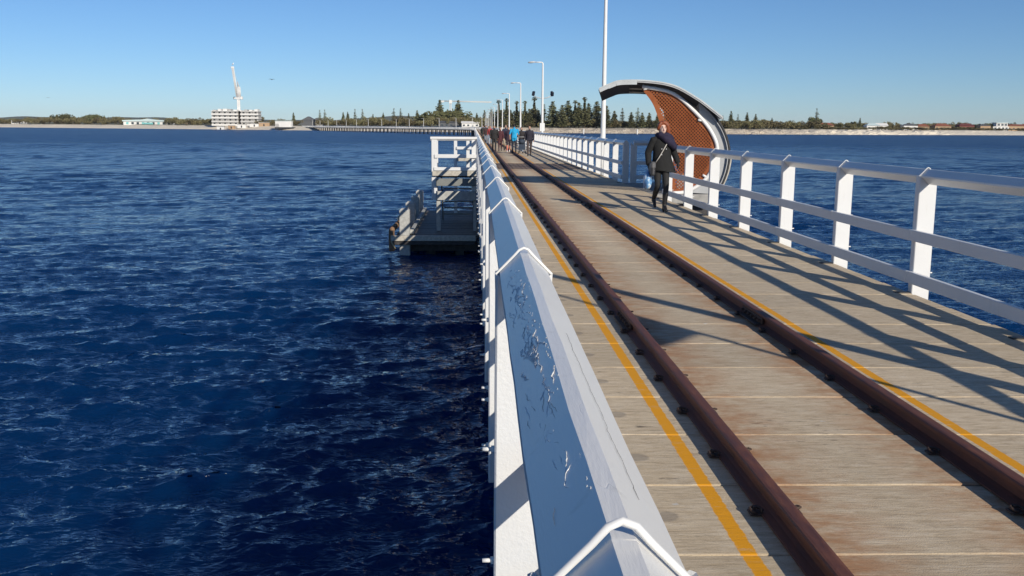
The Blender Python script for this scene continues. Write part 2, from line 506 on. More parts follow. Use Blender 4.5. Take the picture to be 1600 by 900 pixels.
def build_land():
    xs = np.concatenate([np.linspace(-2600, -900, 18), np.linspace(-880, 820, 500), np.linspace(900, 4000, 24)])
    ds = np.array([-20, -6, 0, 2, 4, 6, 8, 10, 13, 16, 20, 26, 33, 40, 60, 100, 200, 500, 1200, 3000, 8000.0])
    rg = np.random.default_rng(3)
    V = []
    for x in xs:
        sy = shore_y(x) + 3.0*math.sin(x*0.021) + 1.5*math.sin(x*0.083+1)
        for d in ds:
            zz = np.interp(d, [-20, 0, 10, 26, 40, 200, 8000], [-6.0, -3.15, -1.6, 0.2, 0.9, 1.6, 6.0])
            rocky = 0 < x < 380 and 0 <= d <= 33
            j = rg.normal(0, 0.42 if rocky else 0.10) if 0 <= d <= 60 else 0
            if 20 <= d <= 60: j += 0.35*math.sin(x*0.05)+0.25*math.sin(x*0.17)
            V.append((x, sy+d, zz+j))
    n = len(ds); F = []
    for i in range(len(xs)-1):
        for j in range(n-1):
            a = i*n+j
            F.append((a, a+n, a+n+1, a+1))
    o = put('land', arr_mesh('land', V, F, M['land'], False)); structure(o)
build_land()

M['hill'] = plain('wooded_hill', (0.075, 0.085, 0.055), 0.95, 0, 0.3, 0.006, 0, 'pos')
def build_hills():
    mb = MB()
    xs = np.linspace(-7500, 7500, 300)
    top, mid, bot, back = [], [], [], []
    for x in xs:
        h = 40 + 16*math.sin(x*0.0011+0.6) + 8*math.sin(x*0.0031+2) + 4*math.sin(x*0.009) + 2*math.sin(x*0.023)
        h *= 1.15 if x < 0 else 0.72
        y = 5600 + 250*math.sin(x*0.0007)
        bot.append((x, y, -4)); mid.append((x, y+180, h*0.75)); top.append((x, y+480, h+3)); back.append((x, y+1800, -4))
    mb.loft([bot, mid, top, back], 0, True, False, False, closed=False)
    structure(mb.build('hills', M['hill']))
build_hills()

# ------------------------------------------------------------------ the jetty: deck of planks, beams, piles
DX0, DX1 = 0.266, 4.455
PW = 0.7477
def XL(y): return float(np.interp(y, [0.86, 3.01, 5.2, 7.2, 9.5], [0.146, 0.158, 0.170, 0.174, 0.176]))
# the centre line bends to the left far out towards the shore
BEND = [(2.36, 455), (0.5, 492), (-8, 525), (-27, 581), (-55, 660), (-88, 738), (-118, 815), (-143, 880), (-160, 925)]

deck = thing('jetty_deck', 'long jetty deck of wide weathered planks with yellow lines', 'jetty', (0, 0, 0))
structure(deck)
del deck['category']

def plank_mesh(seed):
    rg = np.random.default_rng(seed)
    w = PW/2 - 0.002
    prof0 = [(-w, -0.20), (-w, -0.014), (-w+0.002, -0.006), (-w+0.005, -0.002), (-w+0.010, 0.0),
             (0, 0.0), (w-0.010, 0.0), (w-0.005, -0.002), (w-0.002, -0.006), (w, -0.014), (w, -0.20)]
    xs = np.linspace(DX0-0.012+rg.uniform(0, .008), DX1+rg.uniform(0, .02), 15)
    rings = []
    for i, x in enumerate(xs):
        a, b, c = rg.normal(0, 0.0022), rg.normal(0, 0.0022), rg.normal(0, 0.0010)
        ring = []
        for (yy, zz) in prof0:
            e = a if yy < -0.2 else (b if yy > 0.2 else 0)
            ring.append((x, yy + e, zz + (c if zz > -0.03 else 0)))
        rings.append(ring)
    mb = MB(); mb.loft(rings, 0, False)
    # orientation: loft along +x with profile in (y,z)
    return mb.mesh('plank', M['plank'])
PM = [plank_mesh(s) for s in range(6)]
SK = -R(1.0)
y_c = 3.518 + PW/2 - PW*5
npl = 0
while npl < 300:
    yy = y_c + npl*PW
    if not (38.1 < yy < 44.3):
        o = put('plank', PM[random.randrange(6)], deck, (0, yy + 0.021, random.uniform(-0.0015, 0.0015)), (0, 0, SK))
    npl += 1
Y_END = y_c + 300*PW - PW/2
# the patch of narrow boards laid along the jetty
bm_ = MB().bbox(-0.088, 0.088, -2.98, 2.98, -0.16, 0.0, 0.008)
M['board'] = plain('brown_deck_board', (0.19, 0.135, 0.10), 0.85, 0, 0.45, 5, 0.4, 'pos')
bme = bm_.mesh('board', M['board'])
for i in range(23):
    x = DX0 + 0.095 + i*0.1815
    put('board', bme, deck, (x, 41.19 - 0.017*(x-1.2), random.uniform(-0.012, 0.006)))

# deck beyond the planks that can be told apart
def strip_along(pts, w0, w1, z0, z1, mb):
    P = [Vector((x, y, 0)) for x, y in pts]
    rings = []
    for i, p in enumerate(P):
        t = (P[min(i+1, len(P)-1)] - P[max(i-1, 0)]).normalized(); n = Vector((t.y, -t.x, 0))
        a, b = p + n*w0, p + n*w1
        rings.append([(a.x, a.y, z0), (b.x, b.y, z0), (b.x, b.y, z1), (a.x, a.y, z1)])
    mb.loft(rings, 0, False)
PATH_FAR = [(2.36, Y_END), (2.36, 400)] + BEND
mb = MB(); strip_along(PATH_FAR, -2.1, 2.1, -0.2, 0.0, mb)
stuff(mb.build('far_deck', M['plank'], deck))
# longitudinal beams
mb = MB()
for x in (0.42, 1.29, 2.42, 3.4, 4.28):
    mb.box(x-0.11, x+0.11, -4, 455, -0.56, -0.21)
mb.build('deck_beam', M['dark_timber'], deck)
mb = MB(); strip_along(BEND, -1.9, 1.9, -0.6, -0.22, mb)
mb.build('far_beam', M['dark_timber'], deck)
# pile bents
bent_mb = MB().box(0.12, 4.62, -0.16, 0.16, -0.92, -0.565)
hb = bent_mb.mesh('cross_beam', M['dark_timber'])
pm = MB().tube([(0, 0, -7), (0, 0, -0.93)], 0.17, 12).mesh('pile', M['pile'])
y = 1.4
while y < 470:
    put('cross_beam', hb, deck, (0, y, 0))
    for x in (0.5, 2.36, 4.25): put('pile', pm, deck, (x, y, 0))
    y += 6.477 if y < 120 else 9.7
# the bend
mbp = MB()
def path_points(pts, step, start=0.0):
    out, acc = [], start
    for (x0, y0), (x1, y1) in zip(pts[:-1], pts[1:]):
        L = math.hypot(x1-x0, y1-y0); tx, ty = (x1-x0)/L, (y1-y0)/L
        while acc < L:
            out.append((x0+tx*acc, y0+ty*acc, tx, ty)); acc += step
        acc -= L
    return out
for (x, y, tx, ty) in path_points(BEND, 8.5):
    for s in (-1.7, 1.7):
        px_, py_ = x + ty*s, y - tx*s
        mbp.tube([(px_, py_, -6), (px_, py_, -0.6)], 0.28, 6)
stuff(mbp.build('far_piles', M['pile'], deck))

# ------------------------------------------------------------------ railings
PITCH = 2.159
RIDGE = 1.277; HD = 0.083; CZ = RIDGE - 0.004 - HD
def post_mesh():
    poly = [(-0.09, -0.33), (0.09, -0.33), (0.09, CZ+0.004), (0.085, CZ), (0.0, CZ-HD-0.002), (-0.085, CZ), (-0.09, CZ+0.004)]
    mb = MB()
    b = 0.006
    # extruded along y with a small chamfer on the long edges
    def ring(ins, yy):
        out = []
        for (x, z) in poly:
            out.append((x*(1-ins/0.09) if abs(x) > 0.08 else x, yy, z))
        return out
    mb.loft([ring(b, -0.045), ring(0, -0.045+b), ring(0, 0.045-b), ring(b, 0.045)], 0, False)
    return mb.mesh('post', M['white'])
POST = post_mesh()
def cap_section():
    c = 0.012; h = HD
    return [(-c, h-c), (c, h-c), (h-0.006, 0.008), (h-0.006, -0.008), (0.006, -h+0.006), (-0.006, -h+0.006), (-h+0.006, -0.008), (-h+0.006, 0.008)]
def cap_mesh(L, seed, n=10):
    rg = np.random.default_rng(seed)
    rings = []
    for i in range(n+1):
        t = i/n; yy = t*L
        jx, jz = rg.normal(0, 0.0005), rg.normal(0, 0.0004)
        rings.append([(x + jx + rg.normal(0, 0.0004), yy, CZ + z + jz + rg.normal(0, 0.0004)) for x, z in cap_section()])
    return MB().loft(rings, 0, False).mesh('cap_rail', M['white_cap'])
CAPS = [cap_mesh(PITCH-0.004, s) for s in range(4)]
def strap_mesh():
    pts = []
    o = 0.0085
    pts.append((-HD-0.004, 0, CZ-0.045)); pts.append((-HD-0.006, 0, CZ+0.004))
    ap = CZ + HD - 0.002 + o
    pts.append((-0.030, 0, ap-0.026)); pts.append((-0.014, 0, ap-0.008)); pts.append((0, 0, ap-0.002)); pts.append((0.014, 0, ap-0.008)); pts.append((0.030, 0, ap-0.026))
    pts.append((HD+0.006, 0, CZ+0.004)); pts.append((HD+0.004, 0, CZ-0.045))
    return MB().tube(pts, 0.0046, 8).mesh('strap', M['white_steel'])
STRAP = strap_mesh()
RAIL_U = MB().bbox(-0.025, 0.025, 0.002, PITCH-0.002, 0.544, 0.654, 0.005).mesh('middle_rail', M['white'])
RAIL_L = MB().bbox(-0.025, 0.025, 0.002, PITCH-0.002, 0.112, 0.230, 0.005).mesh('bottom_rail', M['white'])
def bolt_mesh():
    mb = MB()
    mb.tube([(0, 0, 0), (-0.012, 0, 0)], 0.013, 6, smooth=False)
    mb.tube([(-0.010, 0, 0), (-0.040, 0, 0)], 0.0075, 8)
    return mb.mesh('bolt', M['white_steel'])
BOLT = bolt_mesh()
BRK = MB().box(-0.16, -0.0, -0.035, 0.035, -0.03, 0.012).mesh('bracket', M['black_steel'])

def railing(label, side, k0, k1, xf, last_cap=True, detail=14):
    """side -1: outer side is -x (left railing), +1: outer side is +x"""
    th = thing('jetty_railing', label, 'railing', (xf(0.86+k0*PITCH), 0.86+k0*PITCH, 0), 0, 'white timber railings along the jetty')
    ox, oy = th.location.x, th.location.y
    for k in range(k0, k1+1):
        y = 0.86 + k*PITCH; x = xf(y)
        p = put('post', POST, th, (x-ox + random.uniform(-.003, .003), y-oy+0.045, 0), (random.uniform(-.004, .004), random.uniform(-.004, .004), 0 if side < 0 else math.pi))
        near = abs(k) < detail
        s = put('strap', STRAP, p, (0, -0.02 if side < 0 else 0.02, 0))
        if near:
            for bz in (0.205, 0.135, 0.60, -0.12):
                put('bolt', BOLT, p, (-0.089, random.uniform(-.012, .012), bz + random.uniform(-.006, .006)), (random.uniform(0, 1), 0, random.uniform(-.08, .08)))
            put('bracket', BRK, p, (0.24, -0.01, 0.0))
        if k < k1:
            y2 = y + PITCH; x2 = xf(y2); a = math.atan2(-(x2-x), PITCH)
            put('cap_rail', CAPS[random.randrange(4)], th, (x-ox, y-oy+0.025, 0), (0, 0, a))
            rx = -side*(0.09+0.0255)
            put('middle_rail', RAIL_U, th, (x-ox+rx, y-oy+0.045, random.uniform(-.003, .003)), (0, 0, a))
            put('bottom_rail', RAIL_L, th, (x-ox+rx, y-oy+0.045, random.uniform(-.003, .003)), (0, 0, a))
    return th
XR = 4.552
left_rail = railing('white timber railing beside the open sea with the boat landing steps', -1, -1, 92, XL)
railing('white timber railing between the walkway and the sea before the curved shelter', 1, -1, 10, lambda y: XR)
far_rail = railing('white timber railing running to the shore from beyond the curved shelter', 1, 13, 92, lambda y: XR, detail=20)

# railing return at the shelter platform
Yr = 0.86 + 13*PITCH + 0.02
ret = thing('jetty_railing', 'short shaded railing return closing the far side of the shelter platform', 'railing', (XR+0.24, Yr+0.03, 0), 0, 'white timber railings along the jetty')
for i, dx in enumerate((0.0, 1.12, 2.25)):
    p = put('post', POST, ret, (dx, 0, 0), (0, 0, 0 if i == 0 else 0))
    put('strap', STRAP, p, (0, -0.02, 0))
cm = cap_mesh(2.25, 77)
put('cap_rail', cm, ret, (0, 0.0, 0.001), (0, 0, -math.pi/2))
for a, b in ((0.112, 0.23), (0.544, 0.654)):
    MB().bbox(0.0, 2.3, -0.098, -0.047, a, b, 0.005).build('middle_rail' if a > 0.3 else 'bottom_rail', M['white'], ret)

# paint that has lifted and split on the nearest length of the left cap
def paint_cracks():
    rg = np.random.default_rng(21)
    mb = MB(); mc = MB()
    th = math.atan2(XL(3.01)-XL(0.86), PITCH)
    def P(u, y, side, h):      # u: 0 at ridge .. 1 at lower edge, h: height above the face
        n = 0.7071
        x = XL(y) + side*(0.012 + u*(HD-0.020)) + side*n*h
        z = CZ + (HD-0.012) - u*(HD-0.022) + n*h
        return Vector((x, y, z))
    for k in range(130):
        if rg.random() < 0.8: y = rg.normal(2.15, 0.42)
        else: y = rg.uniform(1.1, 2.9)
        if not 1.05 < y < 2.95: continue
        u = float(np.clip(rg.normal(0.45, 0.15), 0.1, 0.9))
        n = int(rg.integers(5, 22)); seg = rg.uniform(0.004, 0.0085)
        pts = []; d = rg.normal(0, 0.12)
        for i in range(n):
            pts.append((u, y)); d = 0.55*d + rg.normal(0, 0.30)
            y += seg*math.cos(d); u += seg*math.sin(d)/0.10*0.8
            u = float(np.clip(u, 0.05, 0.95))
        hgt = rg.uniform(0.0010, 0.0021)
        wd = rg.uniform(0.0010, 0.0019)
        rings = []
        for i, (uu, yy) in enumerate(pts):
            tp = math.sin(math.pi*(i+0.4)/n)
            hh = hgt*tp*rg.uniform(0.45, 1.1)
            rings.append([P(uu-wd/0.1*tp*0.8, yy, -1, -0.0003), P(uu, yy, -1, hh), P(uu+wd/0.1*tp*2.0, yy, -1, -0.0003)])
        mb.loft(rings, 0, False)
    # short lifted chips along the ridge
    for k in range(46):
        y = rg.uniform(1.0, 2.9); u = rg.uniform(0.0, 0.10); s = rg.uniform(0.002, 0.008); hh = rg.uniform(0.0004, 0.0011)
        mb.loft([[P(u, y, -1, -.0003), P(u+.01, y, -1, hh), P(u+.03, y, -1, -.0003)], [P(u, y+s, -1, -.0003), P(u+.01, y+s, -1, hh), P(u+.03, y+s, -1, -.0003)]], 0, False)
    stuff(mb.build('lifted_paint', M['flake'], left_rail)).matrix_parent_inverse = Matrix.Translation(-left_rail.location)
    # splits that show bare timber
    def split(pts, side, w):
        rings = []
        for i, (u, y) in enumerate(pts):
            ww = w*(0.35 + 0.65*math.sin(math.pi*(i+0.5)/len(pts)))*rg.uniform(0.6, 1.3)
            rings.append([P(u-ww/0.1, y, side, 0.0009), P(u, y, side, 0.0013), P(u+ww/0.1, y, side, 0.0009)])
        mc.loft(rings, 0, False, closed=True)
    y = 1.06; u = 0.52; pts = []
    while y < 1.95:
        pts.append((u, y)); y += rg.uniform(0.006, 0.014); u += rg.normal(0.0, 0.012) - 0.0015; 
        u = min(max(u, 0.3), 0.7)
    for i in range(0, len(pts)-6, 6):
        split(pts[i:i+6+1], 1, 0.0005)
    for k in range(18):
        y = rg.uniform(1.0, 2.6); u = rg.uniform(0.2, 0.85); pts = []; d = rg.normal(0, 0.15)
        for i in range(int(rg.integers(5, 12))):
            pts.append((u, y)); d = 0.5*d + rg.normal(0, 0.25); y += 0.009*math.cos(d); u += 0.009*math.sin(d)/0.1*0.8
            u = min(max(u, 0.05), 0.95)
        split(pts, -1, 0.00035)
    stuff(mc.build('paint_splits', M['crack'], left_rail)).matrix_parent_inverse = Matrix.Translation(-left_rail.location)
paint_cracks()

# far railings, too small to tell post from post
def far_railing(label, pts, off):
    mb = MB()
    strip_along(pts, off-0.07, off+0.07, 1.12, 1.27, mb)
    strip_along(pts, off-0.02, off+0.02, 0.54, 0.65, mb)
    strip_along(pts, off-0.02, off+0.02, 0.11, 0.23, mb)
    for (x, y, tx, ty) in path_points(pts, PITCH):
        px_, py_ = x + ty*off, y - tx*off
        mb.box(px_-0.12, px_+0.12, py_-0.08, py_+0.08, -0.3, 1.12)
    return mb
Y93 = 0.86 + 92*PITCH
for lab, off, xf in (('white timber railing', -2.18, 0.176), ('far', 2.19, XR)):
    st = [(2.36, Y93), (2.36, 400)] + BEND
    mb = far_railing(lab, st, off)
    par = left_rail if off < 0 else far_rail
    o = stuff(mb.build('far_bays', M['white'], par)); o.matrix_parent_inverse = Matrix.Translation(-par.location)

# ------------------------------------------------------------------ railway rails with clips and fishplates
def rail_poly():
    return [(-0.066, 0.0), (0.066, 0.0), (0.066, 0.010), (0.030, 0.020), (0.010, 0.030), (0.008, 0.080), (0.014, 0.090), (0.034, 0.098), (0.035, 0.120), (0.029, 0.129), (0.018, 0.132),
            (-0.018, 0.132), (-0.029, 0.129), (-0.035, 0.120), (-0.034, 0.098), (-0.014, 0.090), (-0.008, 0.080), (-0.010, 0.030), (-0.030, 0.020), (-0.066, 0.010)]
def clip_mesh():
    mb = MB()
    mb.bbox(-0.030, 0.030, -0.030, 0.030, 0.0, 0.010, 0.003)
    mb.tube([(0.0, -0.030, 0.012), (-0.022, -0.026, 0.022), (-0.028, -0.004, 0.026), (-0.010, 0.012, 0.028), (0.020, 0.006, 0.024), (0.026, -0.012, 0.022), (0.018, -0.030, 0.022)], 0.0065, 6)
    mb.tube([(-0.006, 0.0, 0.008), (-0.006, 0.0, 0.034)], 0.008, 6, smooth=False)
    return mb.mesh('rail_clip', M['rust_dark'])
CLIP = clip_mesh()
def fish_mesh(side):
    mb = MB()
    s = side
    mb.bbox(min(s*0.014, s*0.034), max(s*0.014, s*0.034), -0.30, 0.30, 0.026, 0.092, 0.004)
    for i in range(6):
        y = -0.25 + i*0.1
        mb.tube([(s*0.03, y, 0.06), (s*0.060, y, 0.06)], 0.017, 6, smooth=False)
    mb.bbox(min(s*0.02, s*0.085), max(s*0.02, s*0.085), -0.28, 0.28, 0.012, 0.026, 0.003)
    return mb.mesh('fishplate', M['rust_dark'])
FISH = {1: fish_mesh(1), -1: fish_mesh(-1)}
for xr, lab in ((1.308, 'rusty steel rail beside the left yellow line and railing'), (2.457, 'rusty steel rail beside the walkway with its yellow line on the outer side')):
    mb = MB()
    ys = [-4, 0, 4, 8, 12, 20, 40, 80, 160, 300, 455]
    mb.loft([[(x, y, z*0.80) for x, z in rail_poly()] for y in ys], 0, False)
    r = tag(mb.build('railway_rail', M['rail'], None, (xr, 0, 0.0035)), lab, 'rail', 'railway rails on the jetty')
    for i in range(0, 75):
        yy = y_c + i*PW + 0.02
        for s in (-1, 1):
            put('rail_clip', CLIP, r, (s*0.085, yy + random.uniform(-.02, .02), 0), (0, 0, 0 if s < 0 else math.pi))
    for yy in ((7.95, 19.9, 31.9) if xr < 2 else (8.15, 20.2, 32.1)):
        for s in (-1, 1): put('fishplate', FISH[s], r, (0, yy, 0), None, (1, 1, 0.8))

# ------------------------------------------------------------------ boat landing on the left
LY = 36.6
def boat_landing():
    t = thing('boat_landing', 'low timber boat landing with fender posts beside the jetty', 'landing', (-1.3, 35.0, -2.28))
    ox, oy, oz = t.location
    def B(name, x0, x1, y0, y1, z0, z1, mat, b=0.012, par=None):
        mb = MB().bbox(x0-ox, x1-ox, y0-oy, y1-oy, z0-oz, z1-oz, b)
        return mb.build(name, M[mat], t)
    # deck planks laid across
    pmsh = MB().bbox(-1.45, 1.45, -0.11, 0.11, -0.07, 0.0, 0.008).mesh('plank', M['landing_plank'])
    for i in range(46):
        put('plank', pmsh, t, (-1.28-ox, 34.95 + i*0.232 - oy, random.uniform(-.006, .006)))
    B('edge_beam', -3.02, 0.05, 34.66, 34.82, -2.46, -2.265, 'pale_timber')
    B('edge_beam', -2.98, 0.02, 34.70, 34.85, -2.60, -2.475, 'dark_timber')
    B('side_beam', -2.92, -2.76, 34.9, 45.6, -2.52, -2.36, 'dark_timber')
    for x in (-2.1, -1.3, -0.5):
        B('joist', x-0.07, x+0.07, 34.85, 45.5, -2.56, -2.36, 'dark_timber')
    for y in (35.3, 38.6, 42, 45.3):
        B('cross_beam', -2.75, 0.1, y, y+0.25, -2.90, -2.57, 'dark_timber')
        for x in (-0.55, -1.6):
            mb = MB().tube([(x-ox, y+0.12-oy, -7-oz), (x-ox, y+0.12-oy, -2.9-oz)], 0.16, 10)
            mb.build('pile', M['pile'], t)
    # fender posts with cut tops
    for i, (y, x, zt, w) in enumerate(((35.05, -2.53, -1.30, 0.36), (38.3, -2.53, -1.30, 0.36), (41.3, -2.52, -1.28, 0.34), (44.6, -2.52, -1.26, 0.32))):
        h = w/2; c = 0.07
        zz = zt
        ring = lambda s, z: [(x-ox+a*(h-s), y-oy+b*(h-s), z-oz) for a, b in ((-1, -1), (1, -1), (1, 1), (-1, 1))]
        mb = MB().loft([ring(0, -6.5), ring(0, zz-c), ring(c, zz)], 0, False)
        mb.build('fender_post', M['grey_paint'], t)
    for i, y in enumerate((36.7, 39.8, 43.0)):
        B('fender_board', -2.62, -2.50, y-0.11, y+0.11, -2.9, -1.38, 'grey_paint')
    B('kerb', -2.36, -2.22, 35.2, 44.9, -2.265, -2.10, 'grey_paint')
    B('fender_rail', -2.80, -2.715, 35.0, 45.0, -1.72, -1.60, 'pale_timber')
    # outer rubbing timbers at the corner
    B('rubbing_timber', -3.10, -2.90, 34.75, 35.0, -2.85, -2.10, 'brown_timber', 0.03)
    mb = MB().tube([(-3.02-ox, 35.0-oy, -2.12-oz), (-2.88-ox, 38.0-oy, -2.02-oz), (-2.82-ox, 44.8-oy, -2.10-oz)], 0.10, 8)
    mb.build('rubbing_log', M['brown_timber'], t)
    mb = MB().tube([(-2.95-ox, 34.72-oy, -2.25-oz), (-3.0-ox, 34.7-oy, -2.5-oz), (-2.86-ox, 34.7-oy, -2.75-oz)], 0.025, 6)
    mb.build('rope', M['rope'], t)
    return t
M['rope'] = plain('pale_rope', (0.5, 0.42, 0.25), 0.9)
M['landing_plank'] = plain('wet_dark_plank', (0.095, 0.085, 0.075), 0.6, 0, 0.35, 6, 0.4, 'pos')
boat_landing()

def upper_landing():
    t = thing('landing_stair', 'white railed stair head with open steps down to the boat landing', 'stairs', (-0.75, LY, 0))
    ox, oy, oz = t.location
    def B(name, x0, x1, y0, y1, z0, z1, mat='white', b=0.008):
        return MB().bbox(x0-ox, x1-ox, y0-oy, y1-oy, z0-oz, z1-oz, b).build(name, M[mat], t)
    X0, X1 = -1.60, 0.06
    # corner post, wide face to the sun
    B('post', X0-0.01, X0+0.20, LY-0.05, LY+0.09, -1.10, 1.14)
    B('post', X1-0.16, X1, LY-0.03, LY+0.09, -1.10, 1.14)
    # cap: same square timber on edge
    sec = [(x, z) for x, z in cap_section()]
    mb = MB().loft([[(X0-0.05-ox, LY+0.02+a-oy, CZ+b) for a, b in sec], [(X1+0.05-ox, LY+0.02+a-oy, CZ+b) for a, b in sec]], 0, False)
    mb.build('cap_rail', M['white_cap'], t)
    B('middle_rail', X0+0.10, X1+0.02, LY-0.10, LY-0.05, 0.47, 0.61)
    B('bottom_rail', X0+0.08, X1+0.02, LY-0.10, LY-0.05, 0.0, 0.125)
    B('edge_board', X0+0.02, X1+0.02, LY-0.16, LY-0.11, -0.20, -0.012, 'pale_timber')
    # floor boards
    bm2 = MB().bbox(-0.80, 0.80, -0.11, 0.11, -0.055, 0.0, 0.006).mesh('floor_board', M['grey_paint'])
    for i in range(9): put('floor_board', bm2, t, (-0.75-ox, LY+0.05+i*0.23-oy, -0.005))
    B('joist', X0+0.05, X1, LY+0.1, LY+0.2, -0.27, -0.065, 'dark_timber')
    # waling boards on the near face; the upper one's shade is in its darker grey
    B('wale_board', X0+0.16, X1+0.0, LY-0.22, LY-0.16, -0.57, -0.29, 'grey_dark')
    B('wale_board', X0+0.16, X1+0.0, LY-0.30, LY-0.23, -1.10, -0.76, 'grey_paint')
    # legs
    B('leg', X0+0.17, X0+0.32, LY-0.22, LY-0.07, -2.27, -1.105, 'grey_paint')
    B('leg', X1-0.10, X1+0.02, LY-0.22, LY-0.07, -2.27, -1.105, 'grey_paint')
    # open treads that drop away along the jetty
    for i in range(7):
        z = -0.28 - i*0.28; yy = LY + 2.2 + i*0.26
        B('tread', X0+0.33, X1-0.11, yy, yy+0.24, z-0.05, z, 'grey_dark', 0.006)
    for x in (X0+0.28, X1-0.10):
        mb = MB().loft([[(x-ox-0.025, LY+2.1-oy, -0.35), (x-ox+0.025, LY+2.1-oy, -0.35), (x-ox+0.025, LY+2.1-oy, -0.05), (x-ox-0.025, LY+2.1-oy, -0.05)],
                        [(x-ox-0.025, LY+4.1-oy, -2.28), (x-ox+0.025, LY+4.1-oy, -2.28), (x-ox+0.025, LY+4.1-oy, -1.98), (x-ox-0.025, LY+4.1-oy, -1.98)]], 0, False)
        mb.build('stringer', M['grey_dark'], t)
    # outer side rails of the stair head
    for y in (LY+2.05,): B('post', X0, X0+0.16, y, y+0.09, -1.1, 1.14)
    B('middle_rail', X0+0.03, X0+0.08, LY+0.1, LY+2.04, 0.47, 0.61)
    B('bottom_rail', X0+0.03, X0+0.08, LY+0.1, LY+2.04, 0.02, 0.125)
    # the further handrails beside the steps
    for x in (-0.92, -0.36):
        B('hand_post', x, x+0.15, LY+7.2, LY+7.3, -2.27 if x < -0.5 else -0.3, 1.05)
    B('hand_rail', -0.80, 0.05, LY+7.12, LY+7.19, 0.62, 0.75)
    B('hand_rail', -0.80, 0.05, LY+7.12, LY+7.19, 0.10, 0.30, 'pale_timber')
    return t
M['grey_dark'] = plain('dull_grey_and_shade', (0.20, 0.21, 0.20), 0.7, 0, 0.15, 8, 0.1, 'pos')
upper_landing()

